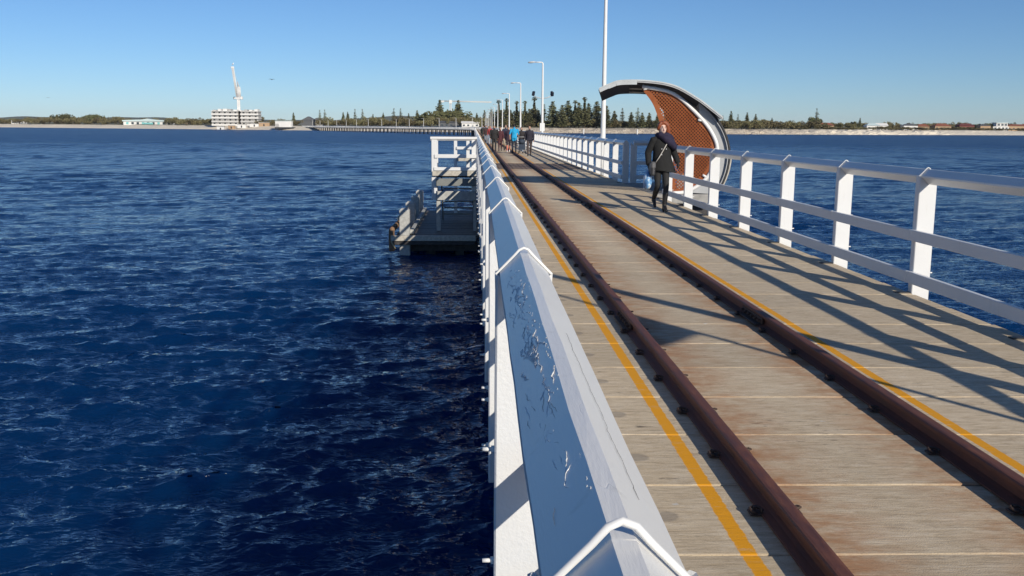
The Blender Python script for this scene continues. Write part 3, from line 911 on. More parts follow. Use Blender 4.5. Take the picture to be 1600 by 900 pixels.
# ------------------------------------------------------------------ curved shelter with perforated end panel
def spline(pts, n):
    """Catmull-Rom through 2d points"""
    P = [np.array(p, float) for p in pts]
    P = [2*P[0]-P[1]] + P + [2*P[-1]-P[-2]]
    out = []
    seg = len(P) - 3
    for i in range(n):
        u = i/(n-1)*seg; k = min(int(u), seg-1); t = u-k
        a, b, c, d = P[k:k+4]
        out.append(0.5*((2*b)+(-a+c)*t+(2*a-5*b+4*c-d)*t*t+(-a+3*b-3*c+d)*t**3))
    return out
def shelter():
    YS = 24.2
    t = thing('shelter', 'curved shelter with perforated rust red end panel and grey roof', 'shelter', (5.1, YS, 0))
    ox, oy = 5.1, YS
    L = 3.4
    FX, FZ = 0.62, -0.10          # how the far end is set against the near end
    tube_o = spline([(4.16, 2.655), (4.92, 2.50), (5.50, 2.05), (5.92, 1.58), (6.11, 1.12), (6.00, 0.62), (5.74, 0.28), (5.36, 0.06), (5.0, 0.02)], 40)
    inner = spline([(4.13, 2.63), (4.43, 2.26), (4.60, 1.87), (4.70, 1.55), (4.86, 1.0), (4.96, 0.5), (5.0, 0.04)], 40)
    # end panel, crescent between inner edge and tube
    def panel(y, name):
        nu = 14; V, F, ins = [], [], []
        for i in range(40):
            a, b = inner[i], tube_o[i]
            w = np.linalg.norm(b-a)
            for j in range(nu+1):
                q = a + (b-a)*j/nu
                V.append((q[0]-ox, y, q[1])); ins.append(min(j, nu-j)/nu*w)
        for i in range(39):
            for j in range(nu):
                a = i*(nu+1)+j; F.append((a, a+1, a+nu+2, a+nu+1))
        me = bpy.data.meshes.new(name); me.from_pydata(V, [], F); me.materials.append(M['perf'])
        at_ = me.attributes.new('inset', 'FLOAT', 'POINT'); at_.data.foreach_set('value', ins)
        sol = put(name, me, t)
        return sol
    panel(0.0, 'perforated_panel')
    fp = panel(L-0.25, 'end_panel'); fp.location = (0.86, 0, FZ); fp.data.materials[0] = M['rust_shade']
    # white tube round the panel
    MB().tube([(p[0]-ox, -0.03, p[1]) for p in tube_o], 0.048, 10).build('white_tube', M['white_steel'], t)
    for i in (1, 12, 20, 27, 33):
        p, q = tube_o[i], inner[i]; d = (q-p)/np.linalg.norm(q-p)
        MB().tube([(p[0]-ox+d[0]*0.03, -0.035, p[1]+d[1]*0.03), (p[0]-ox+d[0]*0.13, -0.035, p[1]+d[1]*0.13)], 0.030, 8).build('clamp', M['white_steel'], t)
    # curved roof: near profile lofted to far profile
    top = spline([(3.05, 2.60), (3.32, 2.72), (3.60, 2.80), (4.27, 2.80), (4.92, 2.69), (5.52, 2.38), (5.92, 2.10), (6.16, 1.92)], 36)
    def far(p): return (p[0]+FX*(0.9 if p[0] < 4 else 0.9), p[1]+FZ-0.05)
    def sheet(name, prof, th, mat, y0, y1, i0=0, i1=None, farf=far):
        pr = prof[i0:i1]
        # normal offset
        rings = []
        for yy, f in ((y0, None), (y1, farf)):
            outl, inl = [], []
            for k, p in enumerate(pr):
                tgt = pr[min(k+1, len(pr)-1)]-pr[max(k-1, 0)]; tgt = tgt/np.linalg.norm(tgt); nn = np.array((tgt[1], -tgt[0]))
                q = p + nn*th
                a = f(p) if f else p; b = f(q) if f else q
                outl.append((a[0]-ox, yy, a[1])); inl.append((b[0]-ox, yy, b[1]))
            rings.append(outl + inl[::-1])
        mb = MB().loft(rings, 0, False)
        return mb.build(name, M[mat], t)
    sheet('roof_sheet', top, 0.035, 'galv', -0.30, L)
    # fascia pieces along the near roof edge
    lowt = [p - np.array((0, 0.036)) for p in top]
    cuts = [0, 4, 8, 13]
    for a, b in zip(cuts[:-1], cuts[1:]):
        pr = lowt[a:b+1]; pr = [pr[0]+(pr[1]-pr[0])*0.04] + pr[1:]
        sheet('fascia', pr, 0.085 if a else 0.075, 'galv', -0.30, -0.26, farf=lambda p: p)
    sheet('fascia', lowt[13:36], 0.035, 'grey_sheet', -0.285, -0.245, farf=lambda p: p)
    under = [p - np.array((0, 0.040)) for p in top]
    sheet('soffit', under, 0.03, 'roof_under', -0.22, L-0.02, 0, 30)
    # purlins under the roof
    for k in ():
        p = under[k]; q = far(p)
        MB().tube([(p[0]-ox, -0.2, p[1]-0.07), (q[0]-ox, L-0.05, q[1]-0.07)], 0.035, 6).build('purlin', M['galv'], t)
    # arched ribs
    for yy, s in ((1.1, 0.33), (2.3, 0.68)):
        pts = [(p[0]-ox+FX*0.9*s, yy, p[1]-0.10+(FZ-0.05)*s) for p in top[12:32:3]]
        MB().tube(pts, 0.04, 6).build('rib', M['galv'], t)
    # back shell from under the roof round to the floor
    back = spline([(5.62, 2.28), (5.95, 1.98), (6.24, 1.58), (6.40, 1.10), (6.37, 0.62), (6.22, 0.20), (6.02, 0.0)], 24)
    sheet('back_shell', back, 0.05, 'grey_sheet', -0.10, L-0.1)
    # ring closing the end between tube and shell, with a dark rim
    to2 = [p for p in tube_o[11:36]]
    bk = spline([tuple(b) for b in back], 25)
    vs = []
    for a, b in zip(to2, bk): vs += [(a[0]-ox, -0.012, a[1]), (b[0]-ox, -0.012, b[1]), (b[0]-ox, 0.02, b[1]), (a[0]-ox, 0.02, a[1])]
    mb = MB(); mb.loft([vs[i*4:i*4+4] for i in range(25)], 0, False); mb.build('end_plate', M['grey_sheet'], t)
    MB().tube([(p[0]-ox, -0.09, p[1]) for p in back], 0.032, 8).build('edge_trim', M['rim'], t)
    MB().tube([(p[0]-ox+0.035, -0.05, p[1]) for p in back[12:]], 0.04, 8).build('edge_trim', M['pale_timber'], t)
    # bench inside
    MB().bbox(0.10, 0.55, 0.4, L-0.5, 0.42, 0.47, 0.01).build('bench_seat', M['pale_timber'], t)
    for y in (0.6, L-0.8): MB().bbox(0.15, 0.50, y, y+0.08, 0.0, 0.42, 0.008).build('bench_leg', M['galv'], t)
    return t
shelter()
# platform that carries the shelter
plat = thing('shelter_platform', 'grey concrete platform under the curved shelter', 'platform', (5.6, 25.3, 0))
MB().bbox(4.462-5.6, 6.06-5.6, 24.0-25.3, 29.1-25.3, -0.24, -0.004, 0.02).build('slab', M['concrete'], plat)
for y in (24.4, 27.9):
    MB().box(4.65-5.6, 6.0-5.6, y-25.3, y+0.35-25.3, -0.6, -0.245).build('beam', M['dark_timber'], plat)
    MB().tube([(5.9-5.6, y+0.17-25.3, -7), (5.9-5.6, y+0.17-25.3, -0.6)], 0.16, 10).build('pile', M['pile'], plat)

# ------------------------------------------------------------------ lamp posts
def lamp_meshes(h):
    mb = MB().tube([(0, 0, -0.5), (0, 0, 0.6), (0, 0, h-0.22), (0, 0, h-0.1), (-0.03, 0, h-0.03), (-0.09, 0, h)], [0.105, 0.100, 0.058, 0.055, 0.05, 0.042], 12)
    pole = mb.mesh('pole', M['white_steel'])
    arm = MB().tube([(-0.07, 0, h), (-0.55, 0, h+0.01)], 0.04, 8).mesh('arm', M['white_steel'])
    hd = MB()
    rings = []
    for (x, w, zt, zb) in ((-0.5, 0.05, 0.04, -0.02), (-0.60, 0.10, 0.07, -0.03), (-0.80, 0.13, 0.07, -0.07), (-0.98, 0.10, 0.04, -0.07), (-1.04, 0.04, 0.0, -0.04)):
        rings.append([(x, w*math.cos(a), h + (zt if math.sin(a) > 0 else -zb)*math.sin(a)) for a in [2*math.pi*i/10 for i in range(10)]])
    hd.loft(rings, 0, True)
    head = hd.mesh('lamp_head', M['lamp_grey'])
    return pole, arm, head
M['lamp_grey'] = plain('grey_lamp_housing', (0.50, 0.51, 0.52), 0.4)
M['flood'] = plain('dark_flood_lamp', (0.02, 0.022, 0.035), 0.4)
LM = lamp_meshes(6.05); LM1 = lamp_meshes(6.9)
FLD = MB().bbox(-0.16, 0.16, -0.10, 0.10, 0.0, 0.34, 0.03).mesh('flood_lamp', M['flood'])
FARM = MB().tube([(-0.66, 0, 3.78), (-0.3, 0, 3.64), (0, 0, 3.6), (0.3, 0, 3.64), (0.66, 0, 3.78)], 0.03, 8).mesh('flood_arm', M['lamp_grey'])
CAB = MB().bbox(-0.17, 0.17, -0.1, 0.1, 1.35, 1.9, 0.01).mesh('control_box', M['white_steel'])
def lamp(x, y, label, group, ms=LM, floods=False, rz=0.0):
    t = thing('street_lamp', label, 'street lamp', (x, y, 0), rz, group)
    put('pole', ms[0], t); a = put('arm', ms[1], t); put('lamp_head', ms[2], t)
    if floods:
        f = put('flood_arm', FARM, t)
        put('flood_lamp', FLD, t, (-0.66, 0, 3.78), (R(12), R(-8), R(70)), (.8, .8, .9)); put('flood_lamp', FLD, t, (0.66, 0, 3.78), (R(12), R(22), R(-60)), (.8, .8, .9))
        put('control_box', CAB, t, (0, 0.02, 0))
    return t
GL = 'white lamp posts along the jetty'
LX, LSP = 4.76, 32.3
lamp(LX, 3.7, 'white lamp post on the railing side of the walkway, opposite the peeling handrail', GL)
lamp(LX, 35.8, 'tall white lamp post rising behind the roof tip of the curved shelter', GL, LM1)
lamp(LX, 68.1, 'white lamp post with two dark flood lamps on short arms', GL, LM, True)
lamp(LX, 68.1+LSP, 'white lamp post just beyond the one with two flood lamps', GL)
lamp(LX, 68.1+2*LSP, 'white lamp post second beyond the one with two flood lamps', GL)
k = 3
while 68.1+k*LSP < 455:
    lamp(LX, 68.1+k*LSP, 'white lamp post in the closely spaced far row over the walkers', GL); k += 1
for (x, y, tx, ty) in path_points(BEND, LSP, 20.0):
    lamp(x+ty*2.4, y-tx*2.4, 'small white lamp post on the far curved end of the jetty', 'lamp posts on the far bend of the jetty', LM, False, math.atan2(-tx, ty)).scale = (1.5, 1.5, 1.0)

# thin mast with a small flag, whose shadow crosses the rails
ms = thing('flag_mast', 'thin mast with a small flag casting its shadow over the rails', 'mast', (LX, 2.35, 0))
MB().tube([(0, 0, -0.3), (0, 0, 5.2)], 0.030, 8).build('pole', M['white_steel'], ms)
mb = MB()
rings = []
for i in range(6):
    x = i/5*0.62; w = 0.02*math.sin(i*1.4)
    rings.append([(x*-0.75, x*-0.6+w, 2.74 - 0.03*i*0.3), (x*-0.75, x*-0.6+w, 3.14-0.05*i), (x*-0.75+0.006, x*-0.6+w+0.006, 3.14-0.05*i), (x*-0.75+0.006, x*-0.6+w+0.006, 2.74-0.03*i*0.3)])
mb.loft(rings, 0, False).build('flag', plain('flag_cloth', (0.5, 0.08, 0.06), 0.8), ms)

# ------------------------------------------------------------------ people
def voxel_union(name, prims, mats, voxel, smooth=4):
    """prims: (points, radii, mat) chains; radii number or (rx, ry) with horizontal rings. One continuous surface."""
    mb = MB()
    for pts, rad, m in prims:
        if isinstance(rad[0], tuple):
            n = 14; rings = []
            P = [(Vector(p), r) for p, r in zip(pts, rad)]
            rings.append([P[0][0] + Vector((0.3*P[0][1][0]*math.cos(2*math.pi*k/n), 0.3*P[0][1][1]*math.sin(2*math.pi*k/n), (-0.25 if P[-1][0].z > P[0][0].z else 0.25)*P[0][1][1])) for k in range(n)])
            for p, r in P:
                rings.append([p + Vector((r[0]*math.cos(2*math.pi*k/n), r[1]*math.sin(2*math.pi*k/n), 0)) for k in range(n)])
            rings.append([P[-1][0] + Vector((0.3*P[-1][1][0]*math.cos(2*math.pi*k/n), 0.3*P[-1][1][1]*math.sin(2*math.pi*k/n), (0.25 if P[-1][0].z > P[0][0].z else -0.25)*P[-1][1][1])) for k in range(n)])
            mb.loft(rings, 0, True)
        else:
            V = [Vector(p) for p in pts]
            d0 = (V[0]-V[1]).normalized(); d1 = (V[-1]-V[-2]).normalized()
            pp = [V[0]+d0*rad[0]*0.8] + V + [V[-1]+d1*rad[-1]*0.8]
            rr = [rad[0]*0.45] + list(rad) + [rad[-1]*0.45]
            mb.tube(pp, rr, 10)
    me = mb.mesh(name, mats)
    o = bpy.data.objects.new(name, me); COL.objects.link(o)
    md = o.modifiers.new('r', 'REMESH'); md.mode = 'VOXEL'; md.voxel_size = voxel; md.use_smooth_shade = True
    if smooth:
        sm = o.modifiers.new('s', 'SMOOTH'); sm.factor = 0.5; sm.iterations = smooth
    dg = bpy.context.evaluated_depsgraph_get()
    dg.update()
    ev = o.evaluated_get(dg)
    res = bpy.data.meshes.new_from_object(ev)
    res.name = name
    bpy.data.objects.remove(o); bpy.data.meshes.remove(me)
    # material of the nearest chain
    nf = len(res.polygons); C = np.empty(nf*3, np.float32); res.polygons.foreach_get('center', C); C = C.reshape(-1, 3)
    best = np.full(nf, 1e9); idx = np.zeros(nf, np.int32)
    for pts, rad, m in prims:
        P = np.array([tuple(p) for p in pts]); 
        rr = np.array([(max(r) if isinstance(r, tuple) else r) for r in rad])
        for i in range(len(P)-1):
            a, b = P[i], P[i+1]; ab = b-a; L2 = max(1e-9, ab@ab)
            t = np.clip(((C-a)@ab)/L2, 0, 1)
            d = np.linalg.norm(C-(a+t[:, None]*ab), axis=1) - (rr[i]+(rr[i+1]-rr[i])*t)
            k = d < best; best[k] = d[k]; idx[k] = m
    res.materials.clear()
    for mt in mats: res.materials.append(mt)
    res.polygons.foreach_set('material_index', idx)
    res.polygons.foreach_set('use_smooth', np.ones(nf, bool))
    res.update()
    return res

_cl = {}
def cloth(col, rough=0.85):
    k = tuple(round(c, 3) for c in col)
    if k not in _cl: _cl[k] = plain('cloth_%d' % len(_cl), col, rough, 0, 0.2, 14, 0.15)
    return _cl[k]
SKIN = plain('skin', (0.50, 0.30, 0.21), 0.5, 0, 0.08, 10)
EYE = plain('dark_eye', (0.02, 0.015, 0.012), 0.3)
LIP = plain('lips', (0.32, 0.10, 0.09), 0.5)

def person(x, y, label, H=1.72, face=-1, top=(0.03, 0.03, 0.035), legs=(0.03, 0.03, 0.035), shoes=(0.02, 0.02, 0.02), hair=(0.03, 0.02, 0.015),
           phase=1, jacket=None, long_hair=False, shorts=None, sleeves=True, rz=0.0, arms=None, width=1.0, tank=None):
    t = thing('person', label, 'person', (x, y, 0), (0 if face < 0 else math.pi) + rz)
    t['group'] = 'walkers on the jetty'
    k = H/1.72; w = width
    mats = [SKIN, cloth(top), cloth(legs), cloth(shoes), cloth(shorts) if shorts else cloth(legs)]
    pr = []
    V = lambda a, b, c: (a*k, b*k, c*k)
    f = phase
    # torso and head
    pr.append(([V(0, .01, .90), V(0, .01, 1.0), V(0, 0, 1.12), V(0, -.005, 1.28), V(0, .0, 1.40), V(0, .005, 1.455)],
               [(.155*w*k, .105*w*k), (.15*w*k, .10*w*k), (.138*w*k, .098*w*k), (.165*w*k, .11*w*k), (.16*w*k, .09*k), (.08*k, .06*k)], 1))
    pr.append(([V(0, .01, 1.44), V(0, -.005, 1.54)], [.052*k, .05*k], 0))
    pr.append(([V(0, -.012, 1.53), V(0, -.008, 1.565), V(0, 0, 1.62), V(0, .008, 1.67), V(0, .008, 1.70)],
               [(.045*k, .06*k), (.064*k, .082*k), (.074*k, .094*k), (.066*k, .084*k), (.04*k, .05*k)], 0))
    pr.append(([V(0, -.088, 1.63), V(0, -.112, 1.595)], [.010*k, .014*k], 0))
    for s in (-1, 1):
        fr = (s == f)
        hip = V(s*.085, 0, .93)
        if fr: kn, an, to = V(s*.092, -.15, .51), V(s*.088, -.20, .10), V(s*.092, -.36, .05); heel = V(s*.088, -.17, .045)
        else: kn, an, to = V(s*.088, .00, .50), V(s*.085, .24, .16), V(s*.088, .13, .045); heel = V(s*.085, .28, .12)
        up = 4 if shorts else 2
        lowm = 0 if shorts else 2
        pr.append(([hip, tuple((np.array(hip)+np.array(kn))/2), kn], [.092*w*k, .080*w*k, .060*k], up))
        pr.append(([kn, tuple(np.array(kn)*.6+np.array(an)*.4), an], [.058*k, .056*k, .040*k], lowm if shorts is None else 2))
        pr.append(([heel, an, to], [.040*k, .043*k, .034*k], 3))
        sh = V(s*.168*w, .005, 1.405); sw = -s*f*0.13
        el = V(s*.235*w, .03-sw*.5, 1.13); wr = V(s*.225*w, -.06-sw*1.1, .90); ha = V(s*.215*w, -.075-sw*1.2, .83)
        if arms and s in arms: el, wr, ha = [V(*q) for q in arms[s]]
        pr.append(([sh, tuple((np.array(sh)+np.array(el))/2), el], [.058*w*k, .050*k, .043*k], 1))
        pr.append(([el, wr], [.042*k, .031*k], 1 if sleeves else 0))
        pr.append(([wr, ha], [.028*k, .030*k], 0))
        pr.append(([wr, tuple(np.array(ha)+np.array((-s*.03*k, -.02*k, .03*k)))], [.012*k, .011*k], 0))
    body = put('body', voxel_union('body', pr, mats, 0.017, 3), t)
    # hair
    hp = [([V(0, .030, 1.58), V(0, .028, 1.64), V(0, .020, 1.69), V(0, .016, 1.715)], [(.075*k, .072*k), (.083*k, .085*k), (.074*k, .082*k), (.04*k, .05*k)], 0)]
    if long_hair: hp.append(([V(0, .05, 1.66), V(0, .075, 1.56), V(0, .08, 1.44)], [(.08*k, .05*k), (.085*k, .045*k), (.06*k, .03*k)], 0))
    put('hair', voxel_union('hair', hp, [cloth(hair, 0.6)], 0.018, 2), t)
    e = MB()
    for s in (-1, 1): e.ell(V(s*.030, -.086, 1.625), (.012*k, .008*k, .007*k), 8, 5)
    e.build('eyes', EYE, t)
    if jacket:
        z0 = jacket[1]
        jp = [([V(0, .01, z0), V(0, .01, 1.0), V(0, 0, 1.14), V(0, -.005, 1.28), V(0, .0, 1.41), V(0, .008, 1.47)],
               [(.205*w*k, .145*w*k), (.185*w*k, .135*w*k), (.165*w*k, .122*w*k), (.185*w*k, .13*w*k), (.175*w*k, .105*k), (.085*k, .075*k)], 0)]
        for pts, rad, m in pr:
            pass
        for s in (-1, 1):
            sh = V(s*.168*w, .005, 1.405); sw = -s*f*0.13
            el = V(s*.235*w, .03-sw*.5, 1.13); wr = V(s*.225*w, -.055-sw*1.05, .92)
            if arms and s in arms: el, wr, _ = [V(*q) for q in arms[s]]
            jp.append(([sh, tuple((np.array(sh)+np.array(el))/2), el, wr], [.074*w*k, .066*k, .060*k, .045*k], 0))
        put('jacket', voxel_union('jacket', jp, [cloth(jacket[0])], 0.018, 3), t)
    return t

person(3.10, 54.6, 'walker in dark navy jacket and brown trousers beside the white railing', 1.70, -1, (0.03, 0.028, 0.04), (0.075, 0.055, 0.05), phase=-1, jacket=((0.022, 0.021, 0.034), .90), hair=(.05, .03, .02))
wp = person(2.92, 60.2, 'walker in dark jacket and pale jeans pushing a pram', 1.62, -1, (0.03, 0.028, 0.03), (0.36, 0.40, 0.46), phase=1, jacket=((0.028, 0.024, 0.026), .88), long_hair=True, hair=(.04, .022, .015),
       arms={-1: ((-.23, -.05, 1.14), (-.2, -.30, 1.02), (-.19, -.36, 1.0)), 1: ((.23, -.05, 1.14), (.2, -.30, 1.02), (.19, -.36, 1.0))})
person(2.46, 59.8, 'tall walker in bright turquoise T-shirt and dark trousers', 1.80, 1, (0.015, 0.33, 0.60), (0.03, 0.034, 0.055), phase=1, sleeves=False, hair=(.015, .012, .012), width=1.12)
person(2.20, 62.6, 'walker in dark top with bare salmon lower legs and white shoes', 1.62, -1, (0.035, 0.02, 0.035), (0.62, 0.20, 0.14), shoes=(0.7, 0.7, 0.7), shorts=(0.03, 0.02, 0.03), phase=-1, jacket=((0.035, 0.02, 0.035), .82), hair=(.04, .03, .02))
person(2.14, 66.3, 'walker in navy jacket and light khaki trousers', 1.76, -1, (0.03, 0.035, 0.06), (0.40, 0.33, 0.25), phase=1, jacket=((0.03, 0.036, 0.065), .92), hair=(.06, .05, .045))
person(1.72, 64.6, 'walker in dark maroon coat and trousers between the rails', 1.60, -1, (0.07, 0.02, 0.026), (0.07, 0.024, 0.03), phase=-1, jacket=((0.075, 0.02, 0.027), .74), long_hair=True, hair=(.13, .07, .03))
person(1.30, 63.6, 'stout walker in black coat and black trousers between the rails', 1.70, -1, (0.02, 0.02, 0.022), (0.024, 0.024, 0.027), phase=1, jacket=((0.020, 0.019, 0.020), .85), hair=(.2, .17, .14), width=1.18)
person(1.40, 86.0, 'walker in red top and light blue jeans', 1.70, -1, (0.38, 0.05, 0.05), (0.30, 0.38, 0.48), phase=-1, hair=(.10, .06, .04))
person(1.06, 88.5, 'walker in dark vest and jeans beside the red-topped walker', 1.74, -1, (0.04, 0.035, 0.035), (0.20, 0.24, 0.30), phase=1, jacket=((0.05, 0.03, 0.03), .95), hair=(.05, .03, .02))
person(1.55, 104, 'distant walker in beige coat on the rails', 1.66, -1, (0.42, 0.33, 0.24), (0.22, 0.18, 0.15), phase=1, jacket=((0.45, 0.35, 0.26), .80), hair=(.3, .22, .14))
person(0.95, 106, 'distant walker in dark green coat close to the left railing', 1.74, -1, (0.03, 0.035, 0.03), (0.03, 0.03, 0.03), phase=-1, jacket=((0.03, 0.036, 0.03), .85), hair=(.04, .03, .02))
person(3.3, 118, 'distant walker in white top far along the walkway', 1.70, 1, (0.6, 0.6, 0.58), (0.05, 0.06, 0.09), phase=1, hair=(.04, .03, .02))
person(2.1, 132, 'distant walker in pink top far along the rails', 1.66, -1, (0.5, 0.2, 0.2), (0.06, 0.06, 0.08), phase=-1, hair=(.04, .03, .02), long_hair=True)

# pram in front of the pushing walker
pr_ = thing('pram', 'small folding pram with pale frame pushed by a walker', 'pram', (2.92, 59.35, 0))
M['pram'] = plain('dark_pram_cloth', (0.035, 0.05, 0.075), 0.8)
mb = MB()
for s in (-1, 1):
    mb.tube([(s*.22, .45, 1.02), (s*.22, .25, .62), (s*.22, -.18, .16)], 0.014, 6)
    mb.tube([(s*.22, .22, .16), (s*.22, -.05, .58)], 0.014, 6)
mb.tube([(-.22, .45, 1.02), (.22, .45, 1.02)], 0.016, 6)
mb.build('frame', M['lamp_grey'], pr_)
MB().loft([[(-.19, .22, .34), (.19, .22, .34), (.19, .30, .78), (-.19, .30, .78)], [(-.19, -.10, .30), (.19, -.10, .30), (.19, -.02, .44), (-.19, -.02, .44)], [(-.17, -.24, .24), (.17, -.24, .24), (.17, -.22, .30), (-.17, -.22, .30)]], 0, False).build('seat', M['pram'], pr_)
MB().ell((0, .16, .74), (.21, .22, .16), 12, 8).build('hood', M['pram'], pr_)
for s in (-1, 1):
    for yy in (-.19, .22):
        w = MB(); n = 14
        w.tube([(s*.22, yy+.085*math.cos(2*math.pi*i/n), .098+.085*math.sin(2*math.pi*i/n)) for i in range(n+1)], 0.014, 6)
        w.tube([(s*.22-.01, yy, .098), (s*.22+.01, yy, .098)], 0.03, 8)
        w.build('wheel', M['black_steel'], pr_)

# ------------------------------------------------------------------ the woman in the black coat, walking towards the camera
def walker_woman():
    t = thing('person', 'person with auburn hair in black coat and navy scarf carrying a blue bag', 'person', (3.70, 19.0, 0), R(6))
    t['group'] = 'walkers on the jetty'
    blk = cloth((0.020, 0.020, 0.021)); boot = plain('black_leather', (0.015, 0.014, 0.014), 0.4)
    glove = cloth((0.016, 0.015, 0.017))
    coatm = plain('black_wool', (0.0115, 0.012, 0.0125), 0.9, 0, 0.25, 20, 0.25)
    scarfm = plain('navy_scarf', (0.020, 0.016, 0.040), 0.9, 0, 0.3, 16, 0.4)
    hairm = plain('auburn_hair', (0.24, 0.065, 0.026), 0.5, 0, 0.35, 18, 0.4)
    skin = plain('fair_skin', (0.72, 0.50, 0.41), 0.5, 0, 0.05, 10)
    mats = [skin, blk, blk, boot, glove]
    pr = []
    # face -y ; person's right hand is at -x (left in the picture)
    pr.append(([(0, .01, .92), (0, .01, 1.02), (0, 0, 1.14), (0, -.005, 1.30), (0, .0, 1.42), (0, .005, 1.475)],
               [(.15, .10), (.145, .10), (.13, .09), (.155, .105), (.15, .085), (.075, .06)], 1))
    pr.append(([(0, .01, 1.46), (0, -.005, 1.56)], [.048, .047], 0))
    pr.append(([(0, -.022, 1.545), (0, -.016, 1.575), (0, -.004, 1.63), (0, .004, 1.69), (0, .008, 1.725)],
               [(.036, .052), (.058, .078), (.071, .094), (.066, .086), (.04, .05)], 0))
    pr.append(([(0, -.092, 1.655), (0, -.116, 1.615)], [.009, .013], 0))
    pr.append(([(0, -.084, 1.585), (0, -.086, 1.583)], [.020, .018], 0))
    # legs: left (image right) leg planted in front, right leg trailing
    L = [((.075, .0, .93), (.060, -.17, .53), (.035, -.16, .13), (.035, -.31, .035), (.035, -.12, .05)),
         ((-.080, .01, .93), (-.070, -.02, .52), (-.060, .25, .25), (-.062, .155, .09), (-.060, .31, .20))]
    for hip, kn, an, to, heel in L:
        pr.append(([hip, tuple((np.array(hip)+np.array(kn))/2), kn], [.085, .074, .056], 2))
        pr.append(([kn, tuple(np.array(kn)*.65+np.array(an)*.35)], [.055, .056], 2))
        pr.append(([tuple(np.array(kn)*.62+np.array(an)*.38), tuple(np.array(kn)*.3+np.array(an)*.7), an], [.062, .052, .045], 3))
        pr.append(([heel, an, to], [.034, .045, .030], 3))
        pr.append(([heel, tuple(np.array(heel)+np.array((0, .012, -.045 if heel[2] < .1 else -.03)))], [.024, .014], 3))
    arms = {-1: ((-.170, .0, 1.42), (-.262, .06, 1.17), (-.262, .0, .93), (-.255, -.03, .86)),
            1: ((.170, .0, 1.42), (.265, .07, 1.18), (.300, -.10, .98), (.295, -.15, .915))}
    for s, (sh, el, wr, ha) in arms.items():
        pr.append(([sh, tuple((np.array(sh)+np.array(el))/2), el], [.052, .046, .040], 1))
        pr.append(([el, wr], [.039, .029], 1))
        pr.append(([wr, ha], [.026, .031], 4))
        # fingers curled, thumb from the side of the palm
        d = (np.array(ha)-np.array(wr)); d = d/np.linalg.norm(d); side = np.array((0, 1.0, 0)); 
        for i, (o_, ln) in enumerate(((-.024, .060), (-.008, .068), (.008, .064), (.024, .052))):
            b = np.array(ha) + side*o_ + d*.010; m1 = b + d*ln*.6 + np.array((-s*.006, 0, 0)); e1 = m1 + d*ln*.3 + np.array((-s*.024, 0, 0))
            pr.append(([tuple(b), tuple(m1), tuple(e1)], [.0100, .0095, .0085], 4))
        b = np.array(wr)*.35 + np.array(ha)*.65 + np.array((-s*.012, -.026, 0)); e1 = b + d*.035 + np.array((-s*.010, -.018, 0))
        pr.append(([tuple(b), tuple(e1)], [.0115, .0095], 4))
    put('body', voxel_union('body', pr, mats, 0.0085, 2), t)
    # coat: fitted at the shoulders, flaring to the hem and blown to one side
    rings = []
    n = 28
    prof = [(.80, .250, .190, .055), (.86, .238, .182, .045), (.95, .214, .166, .030), (1.06, .190, .150, .014), (1.18, .178, .140, .006), (1.30, .190, .142, 0), (1.40, .186, .118, 0), (1.455, .135, .098, 0), (1.49, .085, .078, 0)]
    for z, rx, ry, dx in prof:
        ring = []
        for i in range(n):
            a = 2*math.pi*i/n
            fold = 1 + (0.045*math.sin(5*a+1) + 0.03*math.sin(9*a))*max(0, (1.15-z)/0.35)
            zz = z + (0.05*math.cos(a) + 0.012*math.sin(4*a) if z < .9 else 0)*(-1 if False else -0.6)
            ring.append((dx + rx*fold*math.cos(a), .01 + ry*fold*math.sin(a), zz))
        rings.append(ring)
    mb = MB().loft(rings, 0, True, False, True)
    # lining so that the hem has thickness
    inner_r = [[(x*.94, y*.94, z+.004) for x, y, z in rings[i]] for i in (0, 1, 2)]
    mb.loft([rings[0]] + inner_r, 0, True, False, False)
    coat = mb.build('coat', coatm, t)
    sl = []
    for s, (sh, el, wr, ha) in arms.items():
        sl.append(([(s*.12, 0, 1.43), sh, tuple((np.array(sh)+np.array(el))/2), el, tuple((np.array(el)*.5+np.array(wr)*.5)), tuple(np.array(el)*.06+np.array(wr)*.94)], [.062, .076, .073, .070, .064, .056], 0))
    put('sleeves', voxel_union('sleeves', sl, [coatm], 0.012, 3), t)
    bt = MB()
    for x, z in ((-.045, 1.24), (-.045, 1.13), (.045, 1.24)): bt.ell((x, -.138, z), (.012, .008, .012), 8, 5)
    bt.build('buttons', M['lamp_grey'], t)
    # scarf: collar roll and a wide fold over the left shoulder
    sp = []
    pts = [(.10*math.cos(a), .012+.095*math.sin(a), 1.50+.02*math.sin(a)) for a in np.linspace(0, 2*math.pi, 15)]
    sp.append((pts, [.048]*15, 0))
    sp.append(([(-.07, -.07, 1.52), (.02, -.125, 1.45), (.12, -.13, 1.37), (.215, -.09, 1.29), (.245, -.04, 1.24)], [.060, .072, .080, .070, .045], 0))
    sp.append(([(.06, -.07, 1.52), (.14, -.06, 1.46), (.21, -.03, 1.36)], [.055, .068, .055], 0))
    put('scarf', voxel_union('scarf', sp, [scarfm], 0.013, 3), t)
    # hair
    hp = [([(0, .035, 1.60), (0, .034, 1.66), (0, .030, 1.72), (.004, .022, 1.762), (.004, .02, 1.785)], [(.085, .075), (.097, .088), (.094, .092), (.068, .075), (.03, .035)], 0)]
    hp.append(([(-.045, -.04, 1.745), (-.078, -.045, 1.70), (-.092, -.02, 1.65), (-.100, .0, 1.615)], [.036, .034, .032, .020], 0))
    hp.append(([(.035, -.045, 1.750), (.080, -.045, 1.705), (.098, -.02, 1.64), (.115, .0, 1.57), (.135, .01, 1.50)], [.038, .040, .046, .046, .026], 0))
